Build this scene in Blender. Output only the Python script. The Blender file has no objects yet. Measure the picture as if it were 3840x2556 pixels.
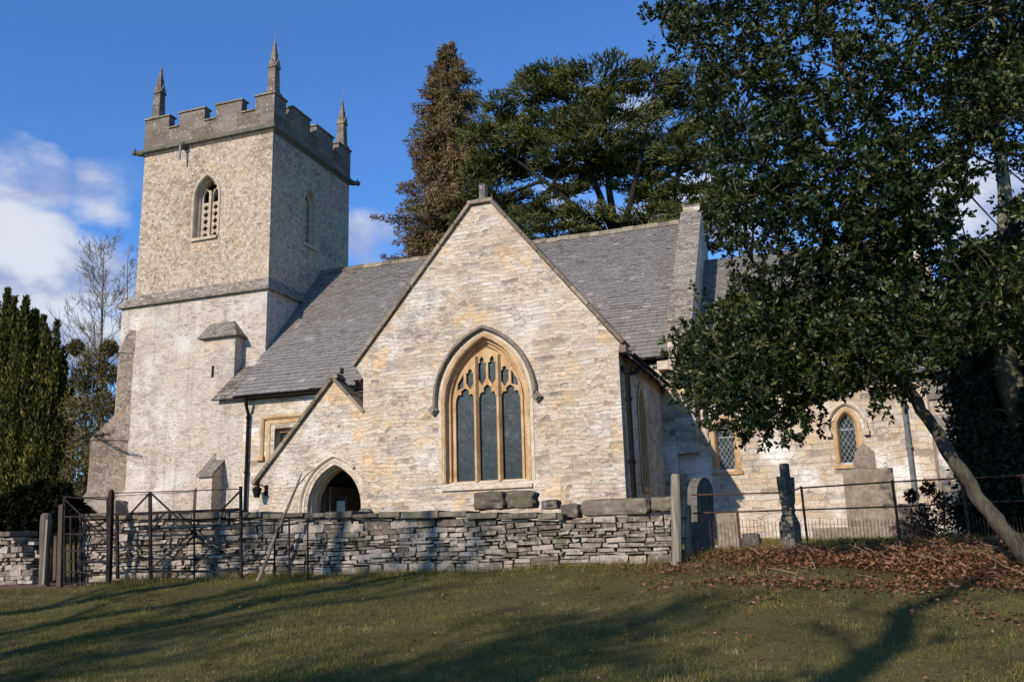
import bpy, bmesh, math, random
import numpy as np
from mathutils import Vector, Matrix
from mathutils.geometry import tessellate_polygon
random.seed(7)
rng = np.random.default_rng(11)
scene = bpy.context.scene
COL = scene.collection
R = math.radians

# ------------------------------------------------------------------ camera
FPX, PW, PH = 3375.0, 3840.0, 2556.0
PIT, ROL, YAW = 0.21991, -0.02795, 0.33577
EYE = np.array([0.0, 0.0, 1.6])
_fw = np.array([-math.sin(YAW)*math.cos(PIT), math.cos(YAW)*math.cos(PIT), math.sin(PIT)])
_rt = np.array([math.cos(YAW), math.sin(YAW), 0.0])
_up = np.cross(_rt, _fw)
_r2 = math.cos(ROL)*_rt + math.sin(ROL)*_up
_u2 = -math.sin(ROL)*_rt + math.cos(ROL)*_up
cam_d = bpy.data.cameras.new('camera')
cam_d.sensor_width = 36.0
cam_d.lens = FPX/PW*36.0
cam_d.clip_end = 3000.0
cam_d.clip_start = 0.05
cam = bpy.data.objects.new('camera', cam_d)
COL.objects.link(cam)
cam.matrix_world = Matrix(((_r2[0], _u2[0], -_fw[0], EYE[0]), (_r2[1], _u2[1], -_fw[1], EYE[1]),
                           (_r2[2], _u2[2], -_fw[2], EYE[2]), (0, 0, 0, 1)))
scene.camera = cam
KD = 2556.0/1568.0

def ray(x, y):
    """unit direction through a measured photograph point (2356 x 1568 grid)"""
    v = ((x*KD-PW/2)/FPX)*_r2 - ((y*KD-PH/2)/FPX)*_u2 + _fw
    return v/np.linalg.norm(v)

def at(x, y, Y):
    """surveyed world point: where that sight line meets the plane at northing Y"""
    d = ray(x, y)
    return EYE + d*((Y-EYE[1])/d[1])

# ------------------------------------------------------------------ light
SUN_AZ, SUN_EL = R(17.4), R(29.0)          # light travels towards +y, a little +x
L = np.array([math.sin(SUN_AZ)*math.cos(SUN_EL), math.cos(SUN_AZ)*math.cos(SUN_EL), -math.sin(SUN_EL)])
sd = bpy.data.lights.new('sun', 'SUN')
sd.energy = 4.6
sd.angle = R(0.55)
sd.color = (1.0, 0.91, 0.80)
sun = bpy.data.objects.new('sun', sd)
COL.objects.link(sun)
sun.rotation_euler = Vector(L).to_track_quat('-Z', 'Y').to_euler()

world = bpy.data.worlds.new('World')
scene.world = world
world.use_nodes = True
wt = world.node_tree
for n in list(wt.nodes):
    wt.nodes.remove(n)

class NT:
    """tiny node-tree helper"""
    def __init__(s, tree):
        s.t = tree
    def n(s, typ, ins=None, **props):
        nd = s.t.nodes.new(typ)
        for k, v in props.items():
            setattr(nd, k, v)
        if ins:
            for k, v in ins.items():
                s.put(nd.inputs[k], v)
        return nd
    def put(s, sock, v):
        if isinstance(v, bpy.types.NodeSocket):
            s.t.links.new(v, sock)
        elif hasattr(v, 'outputs'):
            s.t.links.new(v.outputs[0], sock)
        else:
            if isinstance(v, (tuple, list)) and len(v) == 3 and sock.type == 'RGBA':
                v = (*v, 1.0)
            sock.default_value = v
    def math(s, op, a, b=0.0, c=None, clamp=False):
        nd = s.n('ShaderNodeMath', operation=op, use_clamp=clamp)
        s.put(nd.inputs[0], a); s.put(nd.inputs[1], b)
        if c is not None:
            s.put(nd.inputs[2], c)
        return nd.outputs[0]
    def vmath(s, op, a, b=None, sc=None):
        nd = s.n('ShaderNodeVectorMath', operation=op)
        s.put(nd.inputs[0], a)
        if b is not None:
            s.put(nd.inputs[1], b)
        if sc is not None:
            s.put(nd.inputs['Scale'], sc)
        return nd
    def mix(s, f, a, b, mode='MIX'):
        nd = s.n('ShaderNodeMix', data_type='RGBA', blend_type=mode)
        s.put(nd.inputs[0], f); s.put(nd.inputs[6], a); s.put(nd.inputs[7], b)
        return nd.outputs[2]
    def rng(s, v, a, b, c=0.0, d=1.0, smooth=True):
        nd = s.n('ShaderNodeMapRange', interpolation_type='SMOOTHSTEP' if smooth else 'LINEAR')
        s.put(nd.inputs[0], v)
        for i, q in enumerate((a, b, c, d)):
            s.put(nd.inputs[1+i], q)
        return nd.outputs[0]
    def noise(s, vec, scale, detail=4.0, rough=0.55, dist=0.0):
        nd = s.n('ShaderNodeTexNoise', {'Scale': scale, 'Detail': detail, 'Roughness': rough, 'Distortion': dist})
        if vec is not None:
            s.put(nd.inputs['Vector'], vec)
        return nd
    def ramp(s, f, stops, interp='LINEAR'):
        nd = s.n('ShaderNodeValToRGB')
        cr = nd.color_ramp
        cr.interpolation = interp
        while len(cr.elements) > len(stops):
            cr.elements.remove(cr.elements[-1])
        while len(cr.elements) < len(stops):
            cr.elements.new(0.5)
        for e, (p, c) in zip(cr.elements, stops):
            e.position = p
            e.color = (*c, 1.0) if len(c) == 3 else c
        s.put(nd.inputs[0], f)
        return nd.outputs[0]

w = NT(wt)
sky = w.n('ShaderNodeTexSky', sky_type='NISHITA', sun_disc=False)
sky.sun_elevation = SUN_EL
sky.sun_rotation = math.atan2(-L[0], -L[1])
sky.altitude = 200.0
sky.air_density = 1.0
sky.dust_density = 0.35
sky.ozone_density = 3.0
tc = w.n('ShaderNodeTexCoord')
dvec = tc.outputs['Generated']
n1 = w.noise(w.vmath('MULTIPLY', dvec, (1.0, 1.0, 1.9)).outputs[0], 8.5, 8.0, 0.55, 0.3).outputs[0]
n2 = w.noise(w.vmath('ADD', w.vmath('MULTIPLY', dvec, (1.0, 1.0, 2.2)).outputs[0], (0.3, 0.1, 0.035)).outputs[0], 8.5, 7.0, 0.55, 0.3).outputs[0]
bias = None
# banks of low cloud: direction, inner and outer angular radius, weight
for (px, py, r0, r1, k) in ((20, 610, 1.4, 5.6, 1.0), (60, 415, 0.6, 4.0, .72), (250, 440, 0.5, 4.2, .58), (-220, 660, 3.0, 9.0, 1.2), (200, 690, 1.5, 5.5, .95),
                            (860, 560, 0.5, 3.6, .62), (1420, 440, 1.0, 8.0, .60), (1650, 520, 1.0, 8.0, .62),
                            (2270, 500, 1.0, 6.0, .8), (2350, 800, 2.0, 9.0, .8)):
    dd = ray(px, py)
    dot = w.vmath('DOT_PRODUCT', dvec, tuple(dd)).outputs['Value']
    m = w.rng(dot, math.cos(R(r1)), math.cos(R(r0)), 0.0, k)
    bias = m if bias is None else w.math('MAXIMUM', bias, m)
mask = w.math('ADD', w.math('MULTIPLY', n1, 1.5), w.math('SUBTRACT', bias, 0.98))
mask = w.math('MULTIPLY', w.rng(mask, 0.16, 0.62), w.rng(bias, 0.0, 0.25))
cl_col = w.mix(w.rng(n2, 0.38, 0.60), (3.3, 3.9, 6.0), (6.9, 7.1, 7.7))
skyc = w.mix(1.0, sky.outputs[0], (0.76, 1.25, 1.83), 'MULTIPLY')
fin = w.mix(w.math('MULTIPLY', mask, 0.92), skyc, cl_col)
bg = w.n('ShaderNodeBackground', {'Color': fin, 'Strength': 0.10})
wo = w.n('ShaderNodeOutputWorld')
wt.links.new(bg.outputs[0], wo.inputs[0])
scene.view_settings.view_transform = 'Standard'
scene.view_settings.look = 'None'
scene.view_settings.exposure = 0.15
scene.view_settings.gamma = 1.0
scene.cycles.max_bounces = 6
scene.cycles.transparent_max_bounces = 8

# ------------------------------------------------------------------ object helpers
def tag(o, label=None, cat=None, group=None, kind=None):
    if label: o['label'] = label
    if cat: o['category'] = cat
    if group: o['group'] = group
    if kind: o['kind'] = kind
    return o

def empty(name, loc, label, cat, group=None):
    o = bpy.data.objects.new(name, None)
    COL.objects.link(o)
    o.location = loc
    o.empty_display_size = 0.3
    bpy.context.view_layer.update()
    return tag(o, label, cat, group)

def link(name, me, mat, parent=None):
    o = bpy.data.objects.new(name, me)
    COL.objects.link(o)
    if mat is not None:
        me.materials.append(mat)
    if parent is not None:
        o.parent = parent
        top = parent
        off = Vector((0, 0, 0))
        while top is not None:
            off += top.location
            top = top.parent
        o.location = -off           # vertices are given in world space
    return o

def np_mesh(name, V, F, var=None, smooth=False):
    """V (n,3), F (m,k) arrays -> mesh, with box-mapped metre UVs left out"""
    me = bpy.data.meshes.new(name)
    V = np.asarray(V, np.float32); F = np.asarray(F, np.int32)
    m, k = F.shape
    me.vertices.add(len(V)); me.vertices.foreach_set('co', V.ravel())
    me.loops.add(m*k); me.loops.foreach_set('vertex_index', F.ravel())
    me.polygons.add(m)
    me.polygons.foreach_set('loop_start', np.arange(0, m*k, k, dtype=np.int32))
    me.polygons.foreach_set('loop_total', np.full(m, k, np.int32))
    if smooth:
        me.polygons.foreach_set('use_smooth', np.ones(m, bool))
    me.update(calc_edges=True)
    if var is not None:
        a = me.attributes.new('var', 'FLOAT', 'FACE')
        a.data.foreach_set('value', np.asarray(var, np.float32))
    return me

class MB:
    """collects polygons in world space and links them as ONE mesh with metre UVs and a per-face 'var'"""
    def __init__(s):
        s.v = []; s.f = []; s.var = []
    def face(s, pts, var=0.5):
        i = len(s.v)
        s.v.extend([tuple(map(float, p)) for p in pts])
        s.f.append(list(range(i, i+len(pts)))); s.var.append(var)
    def box(s, x0, x1, y0, y1, z0, z1, var=0.5):
        s.hexa([(x0, y0, z0), (x1, y0, z0), (x1, y1, z0), (x0, y1, z0), (x0, y0, z1), (x1, y0, z1), (x1, y1, z1), (x0, y1, z1)], var)
    def hexa(s, p, var=0.5):
        i = len(s.v)
        s.v.extend([tuple(map(float, q)) for q in p])
        for f in ((0, 3, 2, 1), (4, 5, 6, 7), (0, 1, 5, 4), (1, 2, 6, 5), (2, 3, 7, 6), (3, 0, 4, 7)):
            s.f.append([i+k for k in f]); s.var.append(var)
    def prism(s, poly, axis, a0, a1, var=0.5):
        """extrude a 2-D polygon along an axis: 'y' polygons are (x,z), 'x' are (y,z), 'z' are (x,y)"""
        def P(u, v, a):
            return {'y': (u, a, v), 'x': (a, u, v), 'z': (u, v, a)}[axis]
        ar = sum(poly[i][0]*poly[(i+1) % len(poly)][1]-poly[(i+1) % len(poly)][0]*poly[i][1] for i in range(len(poly)))
        q = list(poly) if ar > 0 else list(poly)[::-1]
        n = len(q)
        fl = axis == 'y'
        f0 = [P(u, v, a0) for u, v in q]; f1 = [P(u, v, a1) for u, v in q]
        s.face(f0 if fl else f0[::-1], var); s.face(f1[::-1] if fl else f1, var)
        for i in range(n):
            j = (i+1) % n
            r = [f0[i], f0[j], f1[j], f1[i]]
            s.face(r[::-1] if fl else r, var)
    def plate(s, outer, holes, axis, a0, a1, var=0.5):
        """slab with holes"""
        def P(u, v, a):
            return {'y': (u, a, v), 'x': (a, u, v)}[axis]
        loops = [outer]+list(holes)
        tr = tessellate_polygon([[Vector((u, v, 0)) for u, v in lp] for lp in loops])
        flat = [p for lp in loops for p in lp]
        for a, flip in ((a0, False), (a1, True)):
            base = len(s.v)
            s.v.extend([P(u, v, a) for u, v in flat])
            for t in tr:
                (x0, y0), (x1, y1), (x2, y2) = (flat[k] for k in t)
                ccw = (x1-x0)*(y2-y0)-(x2-x0)*(y1-y0) > 0
                want = (axis == 'y') != flip
                if axis == 'x':
                    want = flip
                tt = list(t) if ccw == want else list(t)[::-1]
                s.f.append([base+k for k in tt]); s.var.append(var)
        for li, lp in enumerate(loops):
            for i in range(len(lp)):
                u, v = lp[i], lp[(i+1) % len(lp)]
                s.face([P(*u, a0), P(*v, a0), P(*v, a1), P(*u, a1)], var)
    def tube(s, pts, radii, n=8, var=0.5, cap=True):
        pts = [Vector(p) for p in pts]
        if isinstance(radii, (int, float)):
            radii = [radii]*len(pts)
        base = len(s.v)
        prev = None
        for i, p in enumerate(pts):
            t = (pts[min(i+1, len(pts)-1)]-pts[max(i-1, 0)])
            t = t.normalized() if t.length > 1e-6 else Vector((0, 0, 1))
            if prev is None:
                a = t.orthogonal().normalized()
            else:
                a = prev-t*prev.dot(t)
                a = a.normalized() if a.length > 1e-5 else t.orthogonal().normalized()
            prev = a
            b = t.cross(a)
            for k in range(n):
                g = 2*math.pi*k/n
                s.v.append(tuple(p+(a*math.cos(g)+b*math.sin(g))*radii[i]))
        for i in range(len(pts)-1):
            for k in range(n):
                k2 = (k+1) % n
                s.f.append([base+i*n+k, base+i*n+k2, base+(i+1)*n+k2, base+(i+1)*n+k]); s.var.append(var)
        if cap:
            s.f.append([base+k for k in range(n)][::-1]); s.var.append(var)
            s.f.append([base+(len(pts)-1)*n+k for k in range(n)]); s.var.append(var)
    def sweep(s, path, prof, axis, closed=False, var=0.5, flip=False):
        """path of 2-D points (u,v) walked in order; prof = (offset to the left of travel, depth)"""
        n = len(path)
        nor = []
        for i in range(n):
            a = Vector(path[max(i-1, 0)]); b = Vector(path[i]); c = Vector(path[min(i+1, n-1)])
            d1 = (b-a).normalized() if (b-a).length > 1e-9 else (c-b).normalized()
            d2 = (c-b).normalized() if (c-b).length > 1e-9 else d1
            n1 = Vector((-d1.y, d1.x)); n2 = Vector((-d2.y, d2.x))
            m = (n1+n2)
            m = m.normalized() if m.length > 1e-6 else n1
            nor.append(m/max(0.5, m.dot(n1)))
        base = len(s.v)
        for i in range(n):
            for (o, dpt) in prof:
                u = path[i][0]+nor[i].x*o; v = path[i][1]+nor[i].y*o
                s.v.append({'y': (u, dpt, v), 'x': (dpt, u, v)}[axis])
        m = len(prof)
        rngm = range(m) if closed else range(m-1)
        for i in range(n-1):
            for k in rngm:
                k2 = (k+1) % m
                f = [base+i*m+k, base+(i+1)*m+k, base+(i+1)*m+k2, base+i*m+k2]
                s.f.append(f[::-1] if flip else f); s.var.append(var)
        if closed:
            s.f.append([base+k for k in range(m)]); s.var.append(var)
            s.f.append([base+(n-1)*m+k for k in range(m)][::-1]); s.var.append(var)
    def mesh(s, name, fix=False):
        me = bpy.data.meshes.new(name)
        me.from_pydata(s.v, [], s.f)
        me.update()
        if fix:
            bm = bmesh.new(); bm.from_mesh(me)
            bmesh.ops.recalc_face_normals(bm, faces=bm.faces)
            bm.to_mesh(me); bm.free(); me.update()
        a = me.attributes.new('var', 'FLOAT', 'FACE')
        a.data.foreach_set('value', np.array(s.var, np.float32))
        uv = me.uv_layers.new(name='UVMap')
        data = np.zeros(len(me.loops)*2, np.float32)
        for p in me.polygons:
            nx, ny, nz = p.normal
            if abs(nz) > 0.985:
                t = (1, 0, 0); b = (0, 1, 0)
            else:
                l = math.hypot(nx, ny)
                t = (-ny/l, nx/l, 0)
                if abs(t[0]) > abs(t[1]):
                    if t[0] < 0: t = (-t[0], -t[1], 0)
                elif t[1] < 0: t = (-t[0], -t[1], 0)
                b = (ny*0-nz*t[1], nz*t[0]-nx*0, nx*t[1]-ny*t[0])
                if b[2] < 0: b = tuple(-q for q in b)
            for li in p.loop_indices:
                c = me.vertices[me.loops[li].vertex_index].co
                data[li*2] = c[0]*t[0]+c[1]*t[1]+c[2]*t[2]
                data[li*2+1] = c[0]*b[0]+c[1]*b[1]+c[2]*b[2]
        uv.data.foreach_set('uv', data)
        return me
    def build(s, name, mat, parent=None, bevel=0.0, seg=2, smooth=False, fix=False):
        me = s.mesh(name, fix)
        if smooth:
            me.polygons.foreach_set('use_smooth', np.ones(len(me.polygons), bool))
        o = link(name, me, mat, parent)
        if bevel:
            bv = o.modifiers.new('bevel', 'BEVEL')
            bv.width = bevel; bv.segments = seg; bv.limit_method = 'ANGLE'; bv.angle_limit = R(35)
        return o

def arch(cx, half, spring, apex, n=14):
    """pointed arch head from left spring to right spring, walked left to right (u, v)"""
    h = apex-spring
    rad = (half*half+h*h)/(2*half)
    a_end = math.asin(min(1, h/rad))
    if rad-half < 0 and h > rad: a_end = math.pi-a_end
    left = []
    for i in range(n+1):
        a = a_end*i/n
        left.append((cx-half+rad-rad*math.cos(a), spring+rad*math.sin(a)))
    right = [(2*cx-u, v) for u, v in left[::-1]][1:]
    return left+right

def arch_loop(cx, half, sill, spring, apex, n=14):
    return [(cx+half, sill), (cx-half, sill)][::-1] + [] if False else [(cx-half, sill)]+arch(cx, half, spring, apex, n)+[(cx+half, sill)]

# ------------------------------------------------------------------ materials
def mat(name):
    m = bpy.data.materials.new(name)
    m.use_nodes = True
    t = m.node_tree
    for n in list(t.nodes):
        t.nodes.remove(n)
    k = NT(t)
    out = k.n('ShaderNodeOutputMaterial')
    bs = k.n('ShaderNodeBsdfPrincipled')
    t.links.new(bs.outputs[0], out.inputs[0])
    k.out = out
    return m, k, bs

def uvw(k):
    uv = k.n('ShaderNodeUVMap', uv_map='UVMap').outputs[0]
    pos = k.n('ShaderNodeNewGeometry').outputs['Position']
    return uv, pos

def bump(k, bs, h, strength, dist=0.02):
    b = k.n('ShaderNodeBump', {'Height': h, 'Strength': strength, 'Distance': dist})
    k.put(bs.inputs['Normal'], b.outputs[0])

def rubble(name, stops, row=0.12, width=0.34, joint=(0.56, 0.49, 0.41), joint2=(0.22, 0.175, 0.14),
           lichen=(0.13, 0.115, 0.10), lichen_amt=0.5, lichen_scale=1.6, ochre=(0.50, 0.33, 0.15), ochre_amt=0.4,
           lime=(0.70, 0.66, 0.60), lime_amt=0.5, streak=0.0, bumpk=0.9, speck=0.35, mort=0.012, vsel=0.47, jk=0.6, vs=1.0, soft=0.0, dash=1.2, spc=(0.66, 0.62, 0.56)):
    m, k, bs = mat(name)
    uv, pos = uvw(k)
    # courses that wander
    w1 = k.noise(pos, 0.9, 3.0, 0.5).outputs[1]
    w2 = k.noise(pos, 5.5, 2.0, 0.5).outputs[1]
    d1 = k.vmath('SCALE', k.vmath('SUBTRACT', w1, (.5, .5, .5)).outputs[0], sc=0.24).outputs[0]
    d2 = k.vmath('SCALE', k.vmath('SUBTRACT', w2, (.5, .5, .5)).outputs[0], sc=0.075).outputs[0]
    q = k.vmath('ADD', k.vmath('ADD', uv, d1).outputs[0], d2).outputs[0]
    br = k.n('ShaderNodeTexBrick', {'Vector': q, 'Color1': (0, 0, 0), 'Color2': (1, 1, 1), 'Mortar': (.5, .5, .5), 'Scale': 1.0,
                                    'Mortar Size': mort, 'Mortar Smooth': 0.6, 'Bias': 0.0, 'Brick Width': width, 'Row Height': row})
    br.offset = 0.43; br.offset_frequency = 2; br.squash = 1.6; br.squash_frequency = 3
    # smaller pinning stones in between
    vq = k.vmath('MULTIPLY', q, (1.0/(width*.72*vs), 1.0/(row*.95*vs), 1.0)).outputs[0]
    vo = k.n('ShaderNodeTexVoronoi', {'Vector': vq, 'Scale': 1.0, 'Randomness': 0.85}, voronoi_dimensions='2D', feature='F1')
    ve = k.n('ShaderNodeTexVoronoi', {'Vector': vq, 'Scale': 1.0, 'Randomness': 0.85}, voronoi_dimensions='2D', feature='DISTANCE_TO_EDGE')
    vr = k.n('ShaderNodeSeparateColor', {'Color': vo.outputs['Color']}).outputs[0]
    vf = k.math('MULTIPLY', k.rng(ve.outputs['Distance'], 0.09, 0.01), 0.5)
    sel = k.rng(k.noise(pos, 1.35, 3.0, 0.6).outputs[0], vsel-.04, vsel+.04)
    rnd = k.mix(sel, br.outputs[0], vr)
    fac = k.mix(sel, br.outputs[1], vf)
    col = k.ramp(k.math('ADD', k.math('MULTIPLY', rnd, 1.0-soft), .5*soft), stops)
    fine = k.noise(pos, 26.0, 6.0, 0.65).outputs[0]
    col = k.mix(1.0, col, k.ramp(fine, [(0.25, (.62, .60, .57)), (0.75, (1.28, 1.27, 1.25))]), 'MULTIPLY')
    jm = k.rng(k.noise(pos, 3.1, 4.0, 0.6).outputs[0], 0.46, 0.64)
    col = k.mix(k.math('MULTIPLY', fac, jk), col, k.mix(jm, joint, joint2))
    # blotches that belong to the stone: limewash remains, iron stain, lichen
    b1 = k.noise(k.vmath('ADD', pos, (11, 4, 2)).outputs[0], 0.75, 5.0, 0.62).outputs[0]
    col = k.mix(k.math('MULTIPLY', k.rng(b1, 0.47, 0.66), lime_amt), col, lime)
    b2 = k.noise(k.vmath('ADD', pos, (1, 14, 7)).outputs[0], 1.1, 5.0, 0.6).outputs[0]
    oc = k.mix(rnd, ochre, tuple(min(1, c*1.5) for c in ochre))
    col = k.mix(k.math('MULTIPLY', k.rng(b2, 0.53, 0.68), ochre_amt), col, oc)
    b3 = k.noise(k.vmath('MULTIPLY', k.vmath('ADD', pos, (5, 9, 21)).outputs[0], (1, 1, 1.5)).outputs[0], lichen_scale, 7.0, 0.66).outputs[0]
    b4 = k.noise(pos, 0.33, 3.0, 0.5).outputs[0]
    lm = k.rng(k.math('ADD', b3, k.math('MULTIPLY', k.math('SUBTRACT', b4, 0.5), 0.9)), 0.50, 0.72)
    lm = k.math('MULTIPLY', lm, k.rng(k.math('FRACT', k.math('MULTIPLY', rnd, 7.3)), 0.25, 0.6, 0.25, 1.0))
    col = k.mix(k.math('MULTIPLY', lm, lichen_amt), col, lichen)
    if streak:
        sv = k.vmath('MULTIPLY', pos, (1.9, 1.9, 0.09)).outputs[0]
        st = k.rng(k.noise(sv, 1.0, 4.0, 0.6).outputs[0], 0.52, 0.70)
        col = k.mix(k.math('MULTIPLY', st, streak), col, (0.20, 0.165, 0.14))
    sp = k.rng(k.noise(pos, 11.0, 5.0, 0.7).outputs[0], 0.56, 0.66)
    col = k.mix(k.math('MULTIPLY', sp, speck), col, spc)
    sp2 = k.rng(k.noise(k.vmath('MULTIPLY', k.vmath('ADD', pos, (3, 3, 3)).outputs[0], (1.7/(.7+dash*.6), 1.7/(.7+dash*.6), dash)).outputs[0], 8.0, 5.0, 0.7).outputs[0], 0.55, 0.63)
    pat = k.rng(k.noise(k.vmath('ADD', pos, (9, 2, 4)).outputs[0], 0.55, 3.0, 0.55).outputs[0], 0.40, 0.62, 0.35, 1.5)
    sp2 = k.math('MULTIPLY', sp2, pat, clamp=True)
    col = k.mix(k.math('MULTIPLY', sp2, speck*1.2), col, (0.17, 0.14, 0.12))
    k.put(bs.inputs['Base Color'], col)
    bs.inputs['Roughness'].default_value = 0.92
    bs.inputs['Specular IOR Level'].default_value = 0.18
    h = k.math('ADD', k.math('MULTIPLY', k.math('SUBTRACT', 1.0, fac), 0.55), k.math('ADD', k.math('MULTIPLY', rnd, 0.45), k.math('MULTIPLY', fine, 0.6)))
    bump(k, bs, h, bumpk, 0.045)
    return m

S_CREAM = [(0.0, (0.28, 0.225, 0.175)), (0.12, (0.46, 0.355, 0.245)), (0.4, (0.60, 0.50, 0.385)), (0.62, (0.51, 0.385, 0.26)), (0.8, (0.64, 0.56, 0.455)), (0.93, (0.40, 0.335, 0.27)), (1.0, (0.22, 0.18, 0.15))]
S_PINK = [(0.0, (0.34, 0.27, 0.21)), (0.25, (0.48, 0.395, 0.315)), (0.5, (0.57, 0.495, 0.415)), (0.75, (0.49, 0.40, 0.315)), (1.0, (0.60, 0.535, 0.46))]
S_TOWER = [(0.0, (0.21, 0.152, 0.105)), (0.22, (0.40, 0.30, 0.205)), (0.45, (0.55, 0.435, 0.31)), (0.65, (0.44, 0.33, 0.225)), (0.85, (0.62, 0.515, 0.39)), (1.0, (0.30, 0.228, 0.165))]
M = {}
M['gable'] = rubble('coursed_rubble_cream', S_CREAM, row=0.10, width=0.34, vsel=.52, vs=1.1, dash=2.6, bumpk=.75, lichen=(.21, .18, .155), lichen_amt=0.68, ochre=(.53, .34, .165), ochre_amt=0.75, lime_amt=0.6, lime=(.72, .655, .56), speck=.5, jk=.28)
M['chancel'] = rubble('coursed_rubble_pale', S_CREAM, row=0.17, width=0.45, lichen_amt=0.3, ochre=(.58, .40, .21), ochre_amt=0.6, lime_amt=0.85, speck=0.2, lime=(.84, .80, .75), vsel=.56)
M['tower_low'] = rubble('limewashed_rubble', S_PINK, row=0.10, width=0.30, lichen=(.24, .20, .17), lichen_amt=0.42, ochre_amt=0.25, lime_amt=0.85, streak=0.5, lime=(.66, .595, .52), speck=0.6, jk=.35, soft=.12, bumpk=.7, dash=2.0)
M['tower_up'] = rubble('lichened_rubble', S_TOWER, row=0.105, width=0.16, lichen=(.205, .155, .12), lichen_amt=0.8, lichen_scale=2.8, ochre=(.50, .33, .16), ochre_amt=0.45, lime_amt=0.25, lime=(.62, .54, .45), speck=.85, vsel=.30, jk=.25, soft=.25, bumpk=.85, spc=(.66, .58, .50))
M['set_off'] = rubble('lichened_set_off', [(0, (.12, .095, .075)), (.5, (.21, .17, .13)), (1, (.30, .25, .20))], row=0.12, width=0.3, lichen_amt=.6, ochre_amt=.1, lime_amt=.2, lime=(.45, .40, .34), speck=.9, vsel=.5)
M['parapet'] = rubble('weathered_parapet_ashlar', [(0, (.115, .088, .066)), (.5, (.17, .132, .10)), (1, (.22, .177, .138))], row=0.32, width=0.7, joint=(.22, .19, .15),
                      lichen_amt=0.5, ochre_amt=0.12, lime_amt=0.1, speck=0.45, bumpk=0.6, lime=(.4, .37, .32), mort=0.006, vsel=.9)
M['drystone'] = None

def stone(name, a, b, dark=(0.10, 0.09, 0.075), dark_amt=0.5, light=None, light_amt=0.0, scale=3.0, moss=0.0, var_amt=0.6, rough=0.9, bk=0.5):
    m, k, bs = mat(name)
    pos = k.n('ShaderNodeNewGeometry').outputs['Position']
    va = k.n('ShaderNodeAttribute', attribute_name='var', attribute_type='GEOMETRY').outputs['Fac']
    n = k.noise(pos, scale, 6.0, 0.62).outputs[0]
    f = k.math('ADD', k.math('MULTIPLY', k.math('SUBTRACT', va, 0.5), var_amt), n)
    col = k.mix(k.rng(f, 0.3, 0.7), a, b)
    n2 = k.noise(k.vmath('ADD', pos, (7, 3, 1)).outputs[0], scale*2.3, 6.0, 0.68).outputs[0]
    col = k.mix(k.math('MULTIPLY', k.rng(n2, 0.48, 0.66), dark_amt), col, dark)
    if light:
        n3 = k.noise(k.vmath('ADD', pos, (2, 8, 5)).outputs[0], scale*3.3, 6.0, 0.68).outputs[0]
        col = k.mix(k.math('MULTIPLY', k.rng(n3, 0.53, 0.64), light_amt), col, light)
    if moss:
        n4 = k.noise(k.vmath('ADD', pos, (4, 1, 9)).outputs[0], scale*1.2, 5.0, 0.6).outputs[0]
        nz = k.n('ShaderNodeSeparateXYZ', {'Vector': k.n('ShaderNodeNewGeometry').outputs['Normal']}).outputs[2]
        mm = k.math('MULTIPLY', k.rng(k.math('ADD', n4, k.math('MULTIPLY', nz, 0.18)), 0.52, 0.68), moss)
        col = k.mix(mm, col, (0.085, 0.095, 0.025))
    k.put(bs.inputs['Base Color'], col)
    bs.inputs['Roughness'].default_value = rough
    bs.inputs['Specular IOR Level'].default_value = 0.2
    fine = k.noise(pos, scale*9, 6.0, 0.7).outputs[0]
    bump(k, bs, k.math('ADD', k.math('MULTIPLY', n2, 0.7), fine), bk, 0.02)
    return m

M['ashlar'] = stone('golden_dressed_stone', (0.40, 0.225, 0.095), (0.56, 0.375, 0.20), (0.27, 0.16, 0.085), 0.3, (0.62, 0.50, 0.35), 0.4, 2.2, var_amt=0.4, bk=0.25)
M['ashlar_pale'] = stone('pale_dressed_stone', (0.45, 0.345, 0.23), (0.60, 0.50, 0.38), (0.24, 0.19, 0.14), 0.45, (.68, .62, .53), 0.5, 3.4, var_amt=0.4, bk=0.25)
M['belfry'] = stone('belfry_stone', (0.36, 0.275, 0.185), (0.50, 0.41, 0.30), (0.20, 0.155, 0.115), 0.4, None, 0, 2.5, bk=0.25)
M['coping'] = stone('coping_stone_brown', (0.15, 0.115, 0.08), (0.30, 0.235, 0.165), (0.08, 0.068, 0.055), 0.45, (0.45, .41, .35), 0.35, 2.6, moss=0.25)
M['hood'] = stone('dark_weathered_moulding', (0.145, 0.12, 0.095), (0.245, 0.20, 0.155), (0.08, 0.07, 0.06), 0.4, (.36, .33, .28), 0.25, 4.0)
M['string'] = stone('dark_string_course', (0.085, 0.076, 0.058), (0.155, 0.135, 0.10), (0.06, 0.062, 0.045), 0.5, (.36, .33, .28), 0.25, 3.0, moss=0.3)
M['weather'] = stone('stone_weathering', (0.12, 0.098, 0.08), (0.25, 0.205, 0.168), (0.06, 0.052, 0.045), 0.5, (.50, .46, .41), 0.5, 3.5, moss=0.15, var_amt=.9)
M['drystone'] = stone('dry_stone', (0.16, 0.125, 0.095), (0.40, 0.33, 0.265), (0.07, 0.057, 0.044), 0.66, (.56, .52, .47), 0.42, 3.8, moss=0.45, var_amt=1.2, bk=.9)
M['wallcap'] = stone('wall_cap_stone', (0.115, 0.09, 0.068), (0.20, 0.16, 0.12), (0.06, 0.052, 0.042), 0.5, (.36, .34, .31), 0.35, 3.0, moss=0.45, var_amt=0.7)
M['grave'] = stone('old_gravestone', (0.10, 0.088, 0.075), (0.20, 0.175, 0.145), (0.06, 0.056, 0.05), 0.6, (.5, .49, .46), 0.3, 3.4, moss=0.25)
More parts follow.
